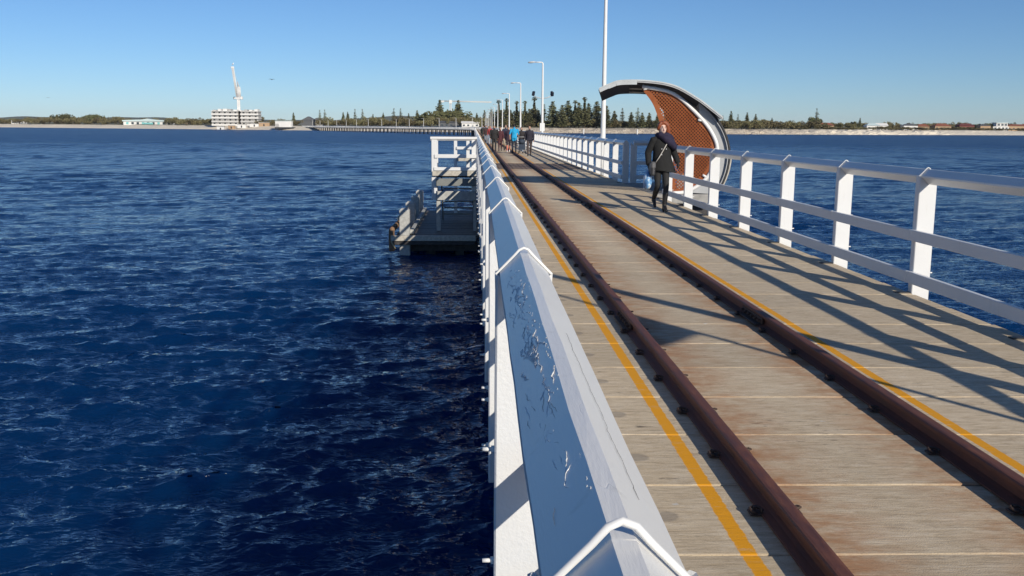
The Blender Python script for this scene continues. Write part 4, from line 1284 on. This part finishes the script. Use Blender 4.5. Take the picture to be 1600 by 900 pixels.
    hp.append(([(-.01, -.062, 1.755), (.03, -.06, 1.757)], [.026, .026], 0))
    hp.append(([(0, .08, 1.68), (.03, .10, 1.58), (.07, .10, 1.50)], [.07, .075, .05], 0))
    hp.append(([(.09, .03, 1.68), (.125, .05, 1.60), (.150, .05, 1.53)], [.05, .05, .025], 0))
    put('hair', voxel_union('hair', hp, [hairm], 0.012, 3), t)
    e = MB()
    for s in (-1, 1):
        e.ell((s*.029, -.090, 1.650), (.013, .008, .007), 10, 6)
        e.tube([(s*.014, -.094, 1.672), (s*.032, -.096, 1.677), (s*.046, -.084, 1.670)], 0.004, 6)
    e.build('eyes', EYE, t)
    MB().ell((0, -.094, 1.592), (.022, .008, .007), 10, 6).build('mouth', LIP, t)
    # bag strap across the chest
    st = [(.10, -.10, 1.43), (.045, -.148, 1.33), (-.03, -.156, 1.20), (-.10, -.160, 1.08), (-.165, -.150, .98)]
    MB().tube(st, 0.010, 6).build('bag_strap', plain('pale_strap', (0.5, 0.47, 0.42), 0.5), t)
    # shoulder bag at the right hip
    b = thing('shoulder_bag', 'dark shoulder bag at the hip of the person in the black coat', 'bag', (3.70-.215, 19.0-.15, .86), R(6))
    MB().bbox(-.045, .045, -.11, .11, -.14, .13, .03).build('pouch', plain('dark_grey_leather', (0.045, 0.045, 0.05), 0.45), b)
    MB().bbox(-.050, .050, -.113, .0, .0, .135, .025).build('flap', plain('grey_leather', (0.10, 0.10, 0.105), 0.4), b)
    # blue bag hanging from the right hand
    g = thing('hand_bag', 'crumpled pale blue bag hanging from the right hand', 'bag', (3.70-.285, 19.0-.06, .46), R(6))
    rings = []
    for z, rx, ry in ((0.0, .045, .07), (.04, .070, .11), (.14, .080, .125), (.24, .065, .10), (.31, .035, .05), (.345, .022, .03)):
        rings.append([(rx*(1+.16*math.sin(3*a+z*20)+.1*math.sin(7*a))*math.cos(a), ry*(1+.12*math.sin(5*a-z*15))*math.sin(a), z+.012*math.sin(4*a)) for a in [2*math.pi*i/18 for i in range(18)]])
    t2 = NT('blue_print_plastic'); o_ = t2.obj(); n_ = t2.noise(o_, 9, 3)
    t2.base(t2.ramp(n_, [(0.42, (0.10, 0.25, 0.50)), (0.5, (0.22, 0.42, 0.66)), (0.58, (0.62, 0.70, 0.78))])).rough(0.35)
    MB().loft(rings, 0, True).build('sack', t2.mat, g)
    mb = MB()
    for s in (-1, 1): mb.tube([(s*.012, 0, .33), (s*.022, .0, .365), (s*.008, 0, .40)], 0.006, 6)
    mb.build('handle', t2.mat, g)
    return t
walker_woman()

# ------------------------------------------------------------------ shore trees
def mk_leaf(name, c0, c1):
    t = NT(name); o = t.pos()
    n = t.noise(o, 0.45, 3, 0.6)
    c = t.ramp(n, [(0.3, c0), (0.7, c1)])
    hs = t.node('ShaderNodeHueSaturation'); t.l.new(c, hs.inputs['Color'])
    t.l.new(t.maprange(t.rnd(), 0, 1, 0.75, 1.25), hs.inputs['Value']); t.l.new(t.maprange(t.rnd(), 0, 1, 0.485, 0.51), hs.inputs['Hue'])
    t.base(hs.outputs[0]).rough(0.8)
    t.b.inputs['Specular IOR Level'].default_value = 0.2
    return t.mat
M['pine_leaf'] = mk_leaf('pine_foliage', (0.085, 0.095, 0.044), (0.165, 0.162, 0.080))
M['scrub_leaf'] = mk_leaf('scrub_foliage', (0.115, 0.106, 0.050), (0.22, 0.19, 0.098))
M['fig_leaf'] = mk_leaf('broad_foliage', (0.075, 0.088, 0.038), (0.15, 0.145, 0.068))
M['bark'] = plain('bark', (0.13, 0.10, 0.075), 0.9, 0, 0.3, 3)

def leaf_cloud(rg, centers, sizes, mat, flat=0.5):
    n = len(centers); C = np.array(centers); s = np.array(sizes)[:, None]
    a = rg.normal(0, 1, (n, 3)); a[:, 2] *= flat; a /= np.linalg.norm(a, axis=1)[:, None]
    b = rg.normal(0, 1, (n, 3)); b -= (b*a).sum(1)[:, None]*a; b /= np.linalg.norm(b, axis=1)[:, None]
    V = np.stack([C-a*s-b*s*.5, C+a*s-b*s*.35, C+a*s*.8+b*s*.5, C-a*s*.7+b*s*.45], 1).reshape(-1, 3)
    F = np.arange(n*4).reshape(-1, 4)
    return arr_mesh('crown', V, F, mat, False)

def pine_meshes(seed, kind):
    """unit: metres, height 20"""
    rg = np.random.default_rng(seed)
    H = 20.0
    C, Sz = [], []
    tr = MB().tube([(0, 0, -0.5), (0, 0, 8), (0, 0, 15), (0, 0, 19.8)], [0.42, 0.30, 0.16, 0.04], 7).mesh('trunk', M['bark'])
    z = rg.uniform(1.6, 2.6)
    while z < H-0.2:
        u = z/H
        if kind == 'tuft' and 0.62 < u < 0.88:
            R_ = 0.35
        elif kind == 'tuft' and u >= 0.88: R_ = 1.35*math.sin((u-.86)/.14*math.pi)+.25
        else:
            R_ = (1-u)**0.72*4.4 + 0.22
            if u < 0.18: R_ *= 0.55 + 2.5*u
            if kind == 'open': R_ *= 0.80
        R_ *= rg.uniform(0.78, 1.15)
        nb = 7 if kind != 'open' else 5
        ph = rg.uniform(0, 6.28)
        for b in range(nb):
            a = ph + 2*math.pi*b/nb + rg.normal(0, .12)
            Lb = R_*rg.uniform(0.70, 1.12)
            m = max(2, int(Lb*2.3))
            for q in range(m):
                r = Lb*(q+0.7)/m
                up = 0.10*r*r/max(1, Lb) - 0.06*r
                C.append((r*math.cos(a)+rg.normal(0, .14), r*math.sin(a)+rg.normal(0, .14), z+up+rg.normal(0, .11)))
                Sz.append(rg.uniform(.42, .85)*(0.75 if u > .8 else 1))
        z += rg.uniform(0.50, 0.78) if kind != 'open' else rg.uniform(0.85, 1.25)
    return tr, leaf_cloud(rg, C, Sz, M['pine_leaf'], 0.35)
PINES = {'full': [pine_meshes(s, 'full') for s in (1, 2, 3)], 'open': [pine_meshes(s, 'open') for s in (4, 5)], 'tuft': [pine_meshes(s, 'tuft') for s in (6, 7)]}

def bush_meshes(seed, nb, flat, mat):
    """unit crown: 10 m wide, 6 m tall"""
    rg = np.random.default_rng(seed)
    C, Sz = [], []
    blobs = [(rg.normal(0, 2.4), rg.normal(0, 1.6), rg.uniform(1.6, 4.3), rg.uniform(1.1, 2.2)) for _ in range(nb)]
    mb = MB().tube([(0, 0, -0.6), (0.1, 0, 1.2), (0.2, 0.1, 2.6)], [0.32, 0.24, 0.13], 6)
    for (x, y, z, r) in blobs[:5]: mb.tube([(0.1, 0, 1.2), (x*.5, y*.5, z*.6+.5), (x, y, z)], [0.16, 0.1, 0.05], 5)
    for (x, y, z, r) in blobs:
        n = int(36*r)
        for i in range(n):
            d = rg.normal(0, 1, 3); d /= np.linalg.norm(d); rr = r*rg.uniform(.55, 1.08)
            zz = z + d[2]*rr*flat
            if zz < 0.25: zz = rg.uniform(.25, 1.0)
            C.append((x+d[0]*rr, y+d[1]*rr, zz)); Sz.append(rg.uniform(.22, .52))
    return mb.mesh('trunk', M['bark']), leaf_cloud(rg, C, Sz, mat, 0.8)
BUSH = [bush_meshes(20+i, 11, .8, M['scrub_leaf']) for i in range(5)]
FIG = [bush_meshes(40+i, 16, .7, M['fig_leaf']) for i in range(2)]

def plant(name, label, cat, ms, x, y, sc, group, rz=None):
    t = thing(name, label, cat, (x, y, ground_z(x, y)-0.15), random.uniform(0, 6.28) if rz is None else rz, group)
    t.scale = sc
    put('trunk', ms[0], t); put('crown', ms[1], t)
    return t
def horizon(px): return 197.0 + 0.00625*(px-741)
def top_h(px, py, depth, gz):
    return CAM_H + (horizon(px)-py)*zscale(px, depth) - gz
def pine(px, py, kind='full', depth=None, wide=1.0, label=None, group=None):
    if depth is None:
        # stand 50-75 m behind the water's edge
        depth = 700.0
        for _ in range(8): depth = shore_y(at(px, depth)) + 48
        depth += random.uniform(0, 26)
    x = at(px, depth); gz = ground_z(x, depth)
    h = top_h(px, py, depth, gz) + 0.3
    s = h/20.0
    ms = random.choice(PINES[kind])
    return plant('norfolk_pine', label, 'pine tree', ms, x, depth, (s*wide*random.uniform(.92, 1.08), s*wide, s), group)
G1 = 'row of pines behind the rock wall'
TF, TO, TT = ('dense conical pine in the row behind the rock wall', 'open-branched pine in the row behind the rock wall', 'pine with bare upper trunk and tufted top behind the rock wall')
for px, py, kd in ((768, 170, 'full'), (779, 156, 'tuft'), (784, 172, 'full'), (791.5, 154, 'tuft'), (798, 172, 'full'), (807, 158, 'tuft'), (813, 171, 'full'), (820, 158, 'tuft'), (827, 170, 'full'), (834.4, 152, 'tuft'), (841, 172, 'full'), (850, 162, 'open'),
                   (863, 158, 'full'), (871, 173, 'full'), (878, 164, 'full'), (887, 157, 'full'), (898, 157, 'tuft'), (904, 160, 'full'), (913, 152, 'tuft'), (919, 161, 'full'), (932, 158, 'full'), (940, 174, 'full'), (947, 165, 'full'), (959.6, 173, 'full'),
                   (972, 168, 'open'), (986, 175, 'full'), (996, 168, 'open'), (1003, 176, 'full'), (1014, 176, 'full'), (1027, 178, 'full'), (1040, 174, 'full'), (1056, 177, 'full'), (1072, 172, 'open'), (1090, 176, 'full'), (1108, 178, 'full')):
    pine(px, py, kd, label={'full': TF, 'open': TO, 'tuft': TT}[kd], group=G1, wide=1.50 if kd == 'full' else 1.2)
G2 = 'pines along the beach beyond the shelter'
for px, py, kd in ((1129, 180, 'open'), (1141.5, 173.5, 'full'), (1152.5, 178, 'open'), (1166.5, 175.6, 'full'), (1180, 178, 'full'), (1205.6, 184, 'full')):
    pine(px, py, kd, label={'full': 'dense conical pine along the beach beyond the shelter', 'open': 'open-branched pine along the beach beyond the shelter'}[kd], group=G2)
pine(1275, 169, 'open', label='lone tall pine standing over a round dark tree', group=G2)
pine(1343, 184, 'full', label='small pine tip above the beach scrub near the houses', group=G2)
G3 = 'pines behind the far end of the jetty'
for px, py, kd in ((459, 176, 'full'), (500, 171, 'open'), (508, 171, 'open'), (536.6, 175, 'full'), (543.7, 174.6, 'full'), (555, 169.4, 'open'), (566.7, 170, 'open'), (583, 178, 'full'), (599, 176, 'full'), (615.4, 169, 'open'), (626, 169, 'open'), (638.7, 177, 'full'), (652, 172, 'full'), (745, 176, 'full'), (757, 172, 'full')):
    pine(px, py, kd, label={'full': 'dense conical pine behind the far bend of the jetty', 'open': 'open-branched pine behind the far bend of the jetty'}[kd], group=G3, depth=random.uniform(960, 990) if px < 600 else random.uniform(880, 910))
for px in (687.4, 716): pine(px, 156, 'full', label='tall dense pine rising through the broad spreading tree', group=G3, depth=870, wide=1.25)

# broad spreading tree by the crane
for i, (px, py, w) in enumerate(((672, 178, 22), (695, 169.5, 30), (719, 176, 24))):
    D = 855; x = at(px, D); gz = ground_z(x, D); h = top_h(px, py, D, gz)
    plant('spreading_tree', 'broad dark spreading tree behind the far bend of the jetty', 'tree', FIG[i % 2], x, D + random.uniform(-6, 6), (w*0.135, 1.9, h/5.6), 'broad trees behind the jetty bend', 0.2)
D = 800; x = at(1275, D)
plant('spreading_tree', 'round dark tree at the foot of the lone tall pine', 'tree', FIG[0], x, D, (1.5, 1.4, 2.0), None)
for px, py, w, D in ((97, 177, 2.6, 1190), (145, 177.5, 2.7, 1180)):
    x = at(px, D); gz = ground_z(x, D)
    plant('spreading_tree', 'tall rounded olive tree rising above the beach scrub', 'tree', FIG[1], x, D, (w, 1.6, top_h(px, py, D, gz)/5.5), 'rounded trees above the left beach')
D = 850
for px, py, w in ((1330, 188.5, 2.6), (1530, 191, 3.6), (1548, 192, 2.6)):
    x = at(px, D); gz = ground_z(x, D)
    plant('spreading_tree', 'flat-topped dark tree above the beach houses', 'tree', FIG[0], x, D, (w, 1.3, top_h(px, py, D, gz)/5.5), 'flat trees above the beach houses')

# scrub and low trees along the whole shore
def scrub(px0, px1, step, d0, d1, hmin, hmax, label, group, ms=BUSH):
    px = px0
    while px < px1:
        depth = 800.0
        for _ in range(8): depth = shore_y(at(px, depth)) + d0
        depth += random.uniform(0, d1-d0)
        x = at(px, depth); h = random.uniform(hmin, hmax)
        plant('coastal_tree', label, 'tree', random.choice(ms), x, depth, (random.uniform(.95, 1.7), random.uniform(.8, 1.2), h/5.6), group)
        px += step*random.uniform(.65, 1.35)
scrub(-90, 205, 7.0, 36, 62, 4.8, 9.2, 'low olive scrub tree behind the long left beach', 'scrub along the left beach')
scrub(262, 335, 6.0, 40, 66, 4.8, 9.5, 'low olive scrub tree between the pale pavilion and the building site', 'scrub by the pavilion')
scrub(405, 470, 7.5, 48, 80, 4.0, 7.0, 'low olive scrub tree behind the white shed', 'scrub by the shed')
scrub(500, 770, 5.5, 46, 70, 4.5, 9.5, 'low green tree behind the far bend of the jetty', 'low trees behind the jetty bend')
scrub(765, 1120, 7.0, 52, 75, 3.5, 7.0, 'low green tree filling the foot of the pine row', 'low trees under the pine row')
scrub(1115, 1290, 6.0, 42, 60, 4.0, 8.0, 'low green scrub tree along the beach beyond the shelter', 'scrub beyond the shelter')
scrub(1290, 1720, 8.5, 38, 52, 1.6, 3.2, 'low green scrub tree in front of the beach houses', 'scrub by the beach houses')
scrub(1290, 1720, 9.0, 80, 140, 5.0, 7.5, 'taller green tree behind the beach houses', 'trees behind the beach houses')
scrub(-90, 420, 15.0, 100, 150, 6.5, 9.5, 'taller dull green tree far behind the left beach', 'trees far behind the left beach')

# ------------------------------------------------------------------ buildings on the shore
M['b_white'] = plain('white_render_wall', (0.72, 0.71, 0.68), 0.8, 0, 0.06, 0.5)
M['b_grey'] = plain('raw_concrete_wall', (0.42, 0.41, 0.39), 0.85, 0, 0.12, 0.5)
M['b_dark'] = plain('dark_opening', (0.03, 0.032, 0.035), 0.5)
M['b_glass'] = plain('window_glass', (0.05, 0.065, 0.08), 0.15)
M['b_red'] = plain('red_tile_roof', (0.24, 0.085, 0.05), 0.85, 0, 0.2, 1)
M['b_tan'] = plain('tan_brick_wall', (0.42, 0.29, 0.18), 0.85, 0, 0.1, 1)
M['b_slate'] = plain('slate_roof', (0.10, 0.105, 0.115), 0.7, 0, 0.15, 1)
M['b_aqua'] = plain('aqua_panel', (0.20, 0.50, 0.50), 0.6)
M['b_pale'] = plain('pale_blue_roof', (0.55, 0.66, 0.66), 0.5)
M['b_maroon'] = plain('maroon_wall', (0.16, 0.045, 0.04), 0.8)

def building_site():
    D = 985; x0, x1 = at(334, D), at(407, D); gz = ground_z((x0+x1)/2, D)
    t = thing('construction_building', 'unfinished grey four storey building with open concrete floors', 'building', ((x0+x1)/2, D, gz))
    w = x1-x0; fh = 3.5; gap0, gap1 = 0.565*w-w/2, 0.615*w-w/2
    for f in range(5):
        z = f*fh
        for a, b in ((-w/2, gap0), (gap1, w/2)):
            MB().box(a, b, -8, 8, z-0.35, z+0.25).build('floor_slab', M['b_white'], t)
    for f in range(4):
        z = f*fh
        for a, b in ((-w/2, gap0), (gap1, w/2)):
            MB().box(a+.6, b-.6, -6.6, 7.5, z+.25, z+fh-.35).build('wall', M['b_grey'], t)
            MB().box(a, b, -8, -7.85, z+.25, z+1.25).build('parapet', M['b_white'] if f != 1 else M['b_grey'], t)
            n = int((b-a)/4.6)
            for i in range(n):
                xx = a + (i+.5)*(b-a)/n
                MB().box(xx-0.9, xx+0.9, -6.75, -6.6, z+.3, z+2.4).build('window', M['b_dark'], t)
                MB().box(xx-2.3, xx-1.9, -7.8, -7.3, z+.25, z+fh-.35).build('column', M['b_grey'], t)
    for i in range(9):
        xx = -w/2 + 1 + i*w/9
        MB().box(xx, xx+random.uniform(2, 4), -6, 4, 4*fh+.25, 4*fh+random.uniform(.9, 2.4)).build('roof_box', M['b_white'] if i % 3 else M['b_grey'], t)
    MB().box(gap0, gap1, -2, 7, 0, 4*fh).build('stair_core', M['b_dark'], t)
    # site sheds and hoarding
    for i, (px, ww, hh, mt) in enumerate(((345, 7, 3, 'b_white'), (362, 6, 2.8, 'b_tan'), (378, 8, 3, 'b_white'), (398, 9, 2.6, 'b_white'), (413, 10, 3.2, 'b_tan'))):
        DD = 950; s = thing('site_hut', ('pale site hut at the foot of the unfinished building' if mt == 'b_white' else 'sandy brown site hut at the foot of the unfinished building'), 'hut', (at(px, DD), DD, ground_z(at(px, DD), DD)), 0, 'huts on the building site')
        MB().box(-ww/2, ww/2, -2, 2, -0.5, hh).build('wall', M[mt], s)
        MB().prism_y([(-ww/2-.2, hh), (ww/2+.2, hh), (ww/2+.2, hh+.25), (-ww/2-.2, hh+.5)], -2.3, 2.3).build('roof', M['b_grey'], s)
        MB().box(-.6, .6, -2.08, -2.0, 0, 2).build('door', M['b_dark'], s)
building_site()

def lattice(mb, p0, p1, w, n, r):
    a, b = Vector(p0), Vector(p1); d = (b-a).normalized()
    u = d.cross(Vector((0, 1, 0))); 
    if u.length < .1: u = d.cross(Vector((1, 0, 0)))
    u.normalize(); v = d.cross(u)
    cs = [(u*sx+v*sy)*w/2 for sx, sy in ((1, 1), (1, -1), (-1, -1), (-1, 1))]
    for c in cs: mb.tube([a+c, b+c], r, 4)
    for i in range(n):
        p, q = a+(b-a)*i/n, a+(b-a)*(i+1)/n
        for k in range(4): mb.tube([p+cs[k], q+cs[(k+1) % 4]], r*.6, 3)
def luffing_crane():
    D = 990; x = at(374, D); gz = ground_z(x, D)
    t = thing('tower_crane', 'white luffing tower crane with its jib raised steeply', 'crane', (x, D, gz))
    H1 = top_h(374, 155, D, gz)
    mb = MB(); lattice(mb, (0, 0, 0), (0, 0, H1), 2.0, 14, 0.42); mb.box(-1.0, 1.0, -1.0, 1.0, 0, H1*0.98); mb.build('mast', M['white_steel'], t)
    MB().bbox(-4.2, 3.6, -1.6, 1.6, H1, H1+1.6, .3).build('slewing_deck', M['white_steel'], t)
    MB().bbox(2.6, 4.4, -1.2, 1.2, H1-.4, H1+2.6, .2).build('counterweight', M['b_white'], t)
    MB().bbox(-4.6, -2.8, -1.4, 0.2, H1-.2, H1+2.2, .2).build('cab', M['b_glass'], t)
    xt = at(367, D)-x; zt = top_h(367, 106, D, gz)
    mb = MB(); lattice(mb, (-0.8, 0, H1+1.6), (xt, 0, zt), 1.6, 16, 0.28); mb.tube([(-0.8, 0, H1+1.6), (xt, 0, zt)], 0.55, 6); mb.build('jib', M['white_steel'], t)
    za = top_h(374, 128, D, gz); zb = top_h(374, 136, D, gz)
    mb = MB(); lattice(mb, (1.0, 0, H1+1.6), (0.6, 0, zb), 2.4, 8, 0.38); mb.tube([(1.0, 0, H1+1.6), (.6, 0, zb)], 1.2, 6); mb.build('back_frame', M['white_steel'], t)
    MB().tube([(.6, 0, zb), (-.2, 0, za)], [.9, .35], 6).build('frame_tip', M['lamp_grey'], t)
    MB().bbox(xt-1.6, xt+1.6, -.8, .8, zt-1.4, zt+.8, .3).build('jib_head', M['white_steel'], t)
    MB().tube([(xt, 0, zt+2.2), (xt+1.2, 0, zt+4.4)], .5, 5).build('jib_light', M['white_steel'], t)
    MB().tube([(-.2, 0, za), (xt, 0, zt)], .10, 4).build('cable', M['white_steel'], t)
luffing_crane()
def hammer_crane():
    D = 1150; x = at(704, D); gz = ground_z(x, D)
    t = thing('tower_crane', 'white tower crane whose long level jib shows above the trees', 'crane', (x, D, gz))
    zj = top_h(704, 158, D, gz)
    mb = MB(); lattice(mb, (0, 0, 0), (0, 0, zj), 1.8, 12, .32); mb.build('mast', M['white_steel'], t)
    xa, xb = at(690, D)-x, at(768, D)-x
    mb = MB(); lattice(mb, (xa, 0, zj), (xb, 0, zj-0.9), 1.2, 24, .16); mb.tube([(xa, 0, zj), (xb, 0, zj-.9)], .38, 5); mb.build('jib', M['white_steel'], t)
    MB().bbox(-1.8, 1.8, -1.2, 1.2, zj-2.8, zj+1.3, .2).build('cab', M['white_steel'], t)
    MB().bbox(xa-.5, xa+3, -1, 1, zj-1.6, zj+.4, .2).build('counterweight', M['b_white'], t)
hammer_crane()

def gable(x, y, w, d, h, rh, wall, roof, label, cat='house', name='house', hip=False, group=None, doors=True, rz=0.0):
    t = thing(name, label, cat, (x, y, ground_z(x, y)-.2), rz, group)
    MB().box(-w/2, w/2, -d/2, d/2, -.5, h).build('wall', M[wall], t)
    mb = MB(); e = .5
    r = w*0.28 if hip else 0
    A = [(-w/2-e, -d/2-e, h), (w/2+e, -d/2-e, h), (w/2+e, d/2+e, h), (-w/2-e, d/2+e, h)]
    B = [(-w/2-e+r, 0, h+rh), (w/2+e-r, 0, h+rh)]
    mb.add([(a, b, c+.003) for a, b, c in A] + B, [(0, 1, 5, 4), (1, 2, 5), (2, 3, 4, 5), (3, 0, 4), (0, 3, 2, 1)])
    mb.build('roof', M[roof], t)
    n = max(2, int(w/3.5))
    for i in range(n):
        xx = -w/2 + (i+.5)*w/n
        if doors and i == n//2: MB().box(xx-.5, xx+.5, -d/2-.06, -d/2, 0, 2.1).build('door', M['b_dark'], t)
        else: MB().box(xx-.8, xx+.8, -d/2-.06, -d/2, .9, 2.2).build('window', M['b_glass'], t)
        if h > 4.5: MB().box(xx-.8, xx+.8, -d/2-.06, -d/2, 3.4, 4.7).build('window', M['b_glass'], t)
    return t
def on_shore(px, back):
    D = 800.0
    for _ in range(8): D = shore_y(at(px, D)) + back
    return at(px, D), D
# pale pavilion with aqua panels
x, y = on_shore(233, 52)
t = thing('beach_pavilion', 'long low white pavilion with pale roof and aqua panels on the beach', 'pavilion', (x, y, ground_z(x, y)))
MB().box(-26, 26, -5, 5, -.5, 3.6).build('wall', M['b_white'], t)
MB().prism_y([(-27, 3.6), (27, 3.6), (27, 4.4), (6, 5.6), (0, 6.6), (-6, 5.6), (-27, 4.9)], -6, 6).build('roof', M['b_pale'], t)
for i in range(9): MB().box(-23+i*5.6, -20.4+i*5.6, -5.1, -5.0, .4, 2.8).build('window', M['b_glass' if i % 3 else 'b_aqua'], t)
MB().box(-3, 6, -6.4, -5.2, 0, 2.4).build('porch', M['b_aqua'], t)
x, y = on_shore(30, 60); gable(x, y, 15, 8, 4.2, .5, 'b_white', 'b_white', 'small flat white house half hidden in the scrub of the left beach')
# white shed at the root of the jetty
D = 905; x = at(444, D)
t = thing('jetty_shed', 'white box-like shed standing at the shore end of the jetty', 'shed', (x, D, -.6))
MB().bbox(-7.4, 7.4, -4, 4, .2, 5.6, .1).build('wall', M['b_white'], t)
MB().bbox(-7.7, 7.7, -4.3, 4.3, 5.6, 6.1, .1).build('roof', M['b_pale'], t)
MB().box(-7.0, -4.0, -4.1, -4.0, .4, 3.4).build('door', M['b_grey'], t)
MB().box(-7.8, 9.5, -4.6, 4.6, -1.2, .2).build('base', M['b_dark'], t)
for i in range(6): MB().tube([(-7+i*3, -3.8, -6), (-7+i*3, -3.8, -1.2)], .35, 6).build('pile', M['pile'], t)
# dark gabled restaurant
x, y = at(483, 985), 985
gable(x, y, 12, 14, 5.2, 4.0, 'b_slate', 'b_slate', 'dark grey gabled hall behind the jetty lamps', 'building', 'gabled_hall', rz=math.pi/2)
x, y = at(496, 985), 985
gable(x, y, 11, 12, 4.6, 3.2, 'b_grey', 'b_slate', 'lower grey gabled hall beside the dark grey one', 'building', 'gabled_hall', rz=math.pi/2)
x, y = on_shore(735, 46); gable(x, y, 14, 8, 3.2, 1.6, 'b_white', 'b_white', 'low white kiosk roof near the end of the straight jetty', 'kiosk', 'kiosk')
x, y = on_shore(712, 60); gable(x, y, 26, 9, 3.6, 1.4, 'b_slate', 'b_slate', 'long dark kiosk under the broad spreading tree', 'kiosk', 'kiosk')
HS = ((1289, 12, 7, 3.2, 2.2, 'b_tan', 'b_red', 1, 'red roofed house with tan walls by the round dark tree'),
      (1362, 11, 7, 3.4, 1.8, 'b_white', 'b_pale', 1, 'white house with pale roof among the beach scrub'),
      (1376, 9, 7, 3.4, 2.0, 'b_white', 'b_white', 0, 'white gabled house with white roof among the beach scrub'),
      (1420, 12, 7, 3.6, 1.4, 'b_white', 'b_slate', 1, 'white house with slate roof between red roofed houses'),
      (1440, 10, 7, 3.0, 2.0, 'b_tan', 'b_red', 1, 'small tan house with red hip roof'),
      (1470, 14, 8, 3.4, 2.2, 'b_tan', 'b_red', 1, 'wide tan house with red hip roof on the right beach'),
      (1507, 13, 8, 4.2, 1.6, 'b_maroon', 'b_maroon', 1, 'maroon walled house on the right beach'),
      (1536, 9, 8, 4.0, 1.2, 'b_tan', 'b_slate', 1, 'small tan house with slate roof beside the white modern house'),
      (1590, 24, 9, 4.0, 1.5, 'b_tan', 'b_red', 1, 'long tan house with red roof at the end of the beach row'),
      (1650, 16, 9, 4.0, 1.5, 'b_white', 'b_red', 1, 'white house with red roof beyond the long tan house'))
for px, w, d, h, rh, wl_, rf, hp, lab in HS:
    x, y = on_shore(px, 58); gable(x, y, w, d, h, rh, wl_, rf, lab, hip=bool(hp))
x, y = on_shore(1560, 56)
t = thing('house', 'white modern two storey house with flat roofs on the right beach', 'house', (x, y, ground_z(x, y)-.2))
MB().box(-7, 7, -4, 4, -.5, 3.4).build('wall', M['b_white'], t)
MB().box(-4.5, 5.5, -4.4, 3, 3.403, 6.4).build('wall', M['b_white'], t)
MB().box(-5, 6, -5, 3.5, 6.403, 6.8).build('roof', M['b_pale'], t)
for xx, zz in ((-5, .9), (-1.5, .9), (2, .9), (5, .9)): MB().box(xx-1, xx+1, -4.06, -4, zz, zz+1.7).build('window', M['b_glass'], t)
for xx in (-2.5, 0.8, 3.8): MB().box(xx-1.1, xx+1.1, -4.46, -4.4, 4.0, 5.8).build('window', M['b_glass'], t)

# channel markers off the rock wall
for px, py in ((912, 208), (996, 207)):
    D = 640; x = at(px, D)
    t = thing('marker_post', 'small white marker post in the water before the rock wall', 'post', (x, D, SEA_Z-1), 0, 'marker posts off the rock wall')
    MB().tube([(0, 0, -1), (0, 0, 3.6)], .45, 8).build('pole', M['b_white'], t)
    MB().ell((0, 0, 3.9), (.6, .6, .5), 10, 6).build('top_mark', M['b_white'], t)

# sea birds
def bird(px, py, D, span, label):
    t = thing('sea_bird', label, 'bird', (at(px, D), D, CAM_H + (horizon(px)-py)*zscale(px, D)), R(35))
    prb = [([(0, -.30, 0), (0, -.12, .02), (0, .12, .01), (0, .32, 0)], [.035, .085, .075, .02], 0)]
    for s in (-1, 1):
        prb.append(([(0, -.05, .03), (s*.30, -.08, .16), (s*.62, .02, .12), (s*.85, .14, .05)], [.05, .045, .032, .012], 0))
    prb.append(([(0, -.30, .02), (0, -.40, .0)], [.05, .02], 0))
    b = put('body', voxel_union('body', prb, [plain('dark_feather', (0.05, 0.048, 0.05), 0.8)], 0.02, 2), t)
    t.scale = (span/1.7,)*3
bird(427, 125, 150, 1.1, 'dark bird flying right of the crane')
bird(78, 153, 260, 1.0, 'tiny dark bird above the left beach')

# ------------------------------------------------------------------ sea air
hz = MB().box(-9000, 9000, -60, 8200, -8, 90)
t = NT('thin_sea_haze'); t.n.remove(t.b)
pv = t.node('ShaderNodeVolumePrincipled'); pv.inputs['Color'].default_value = (0.86, 0.92, 1.0, 1); pv.inputs['Density'].default_value = 0.00003
t.l.new(pv.outputs[0], t.out.inputs['Volume'])
HAZE = True
if HAZE: stuff(hz.build('haze', t.mat))
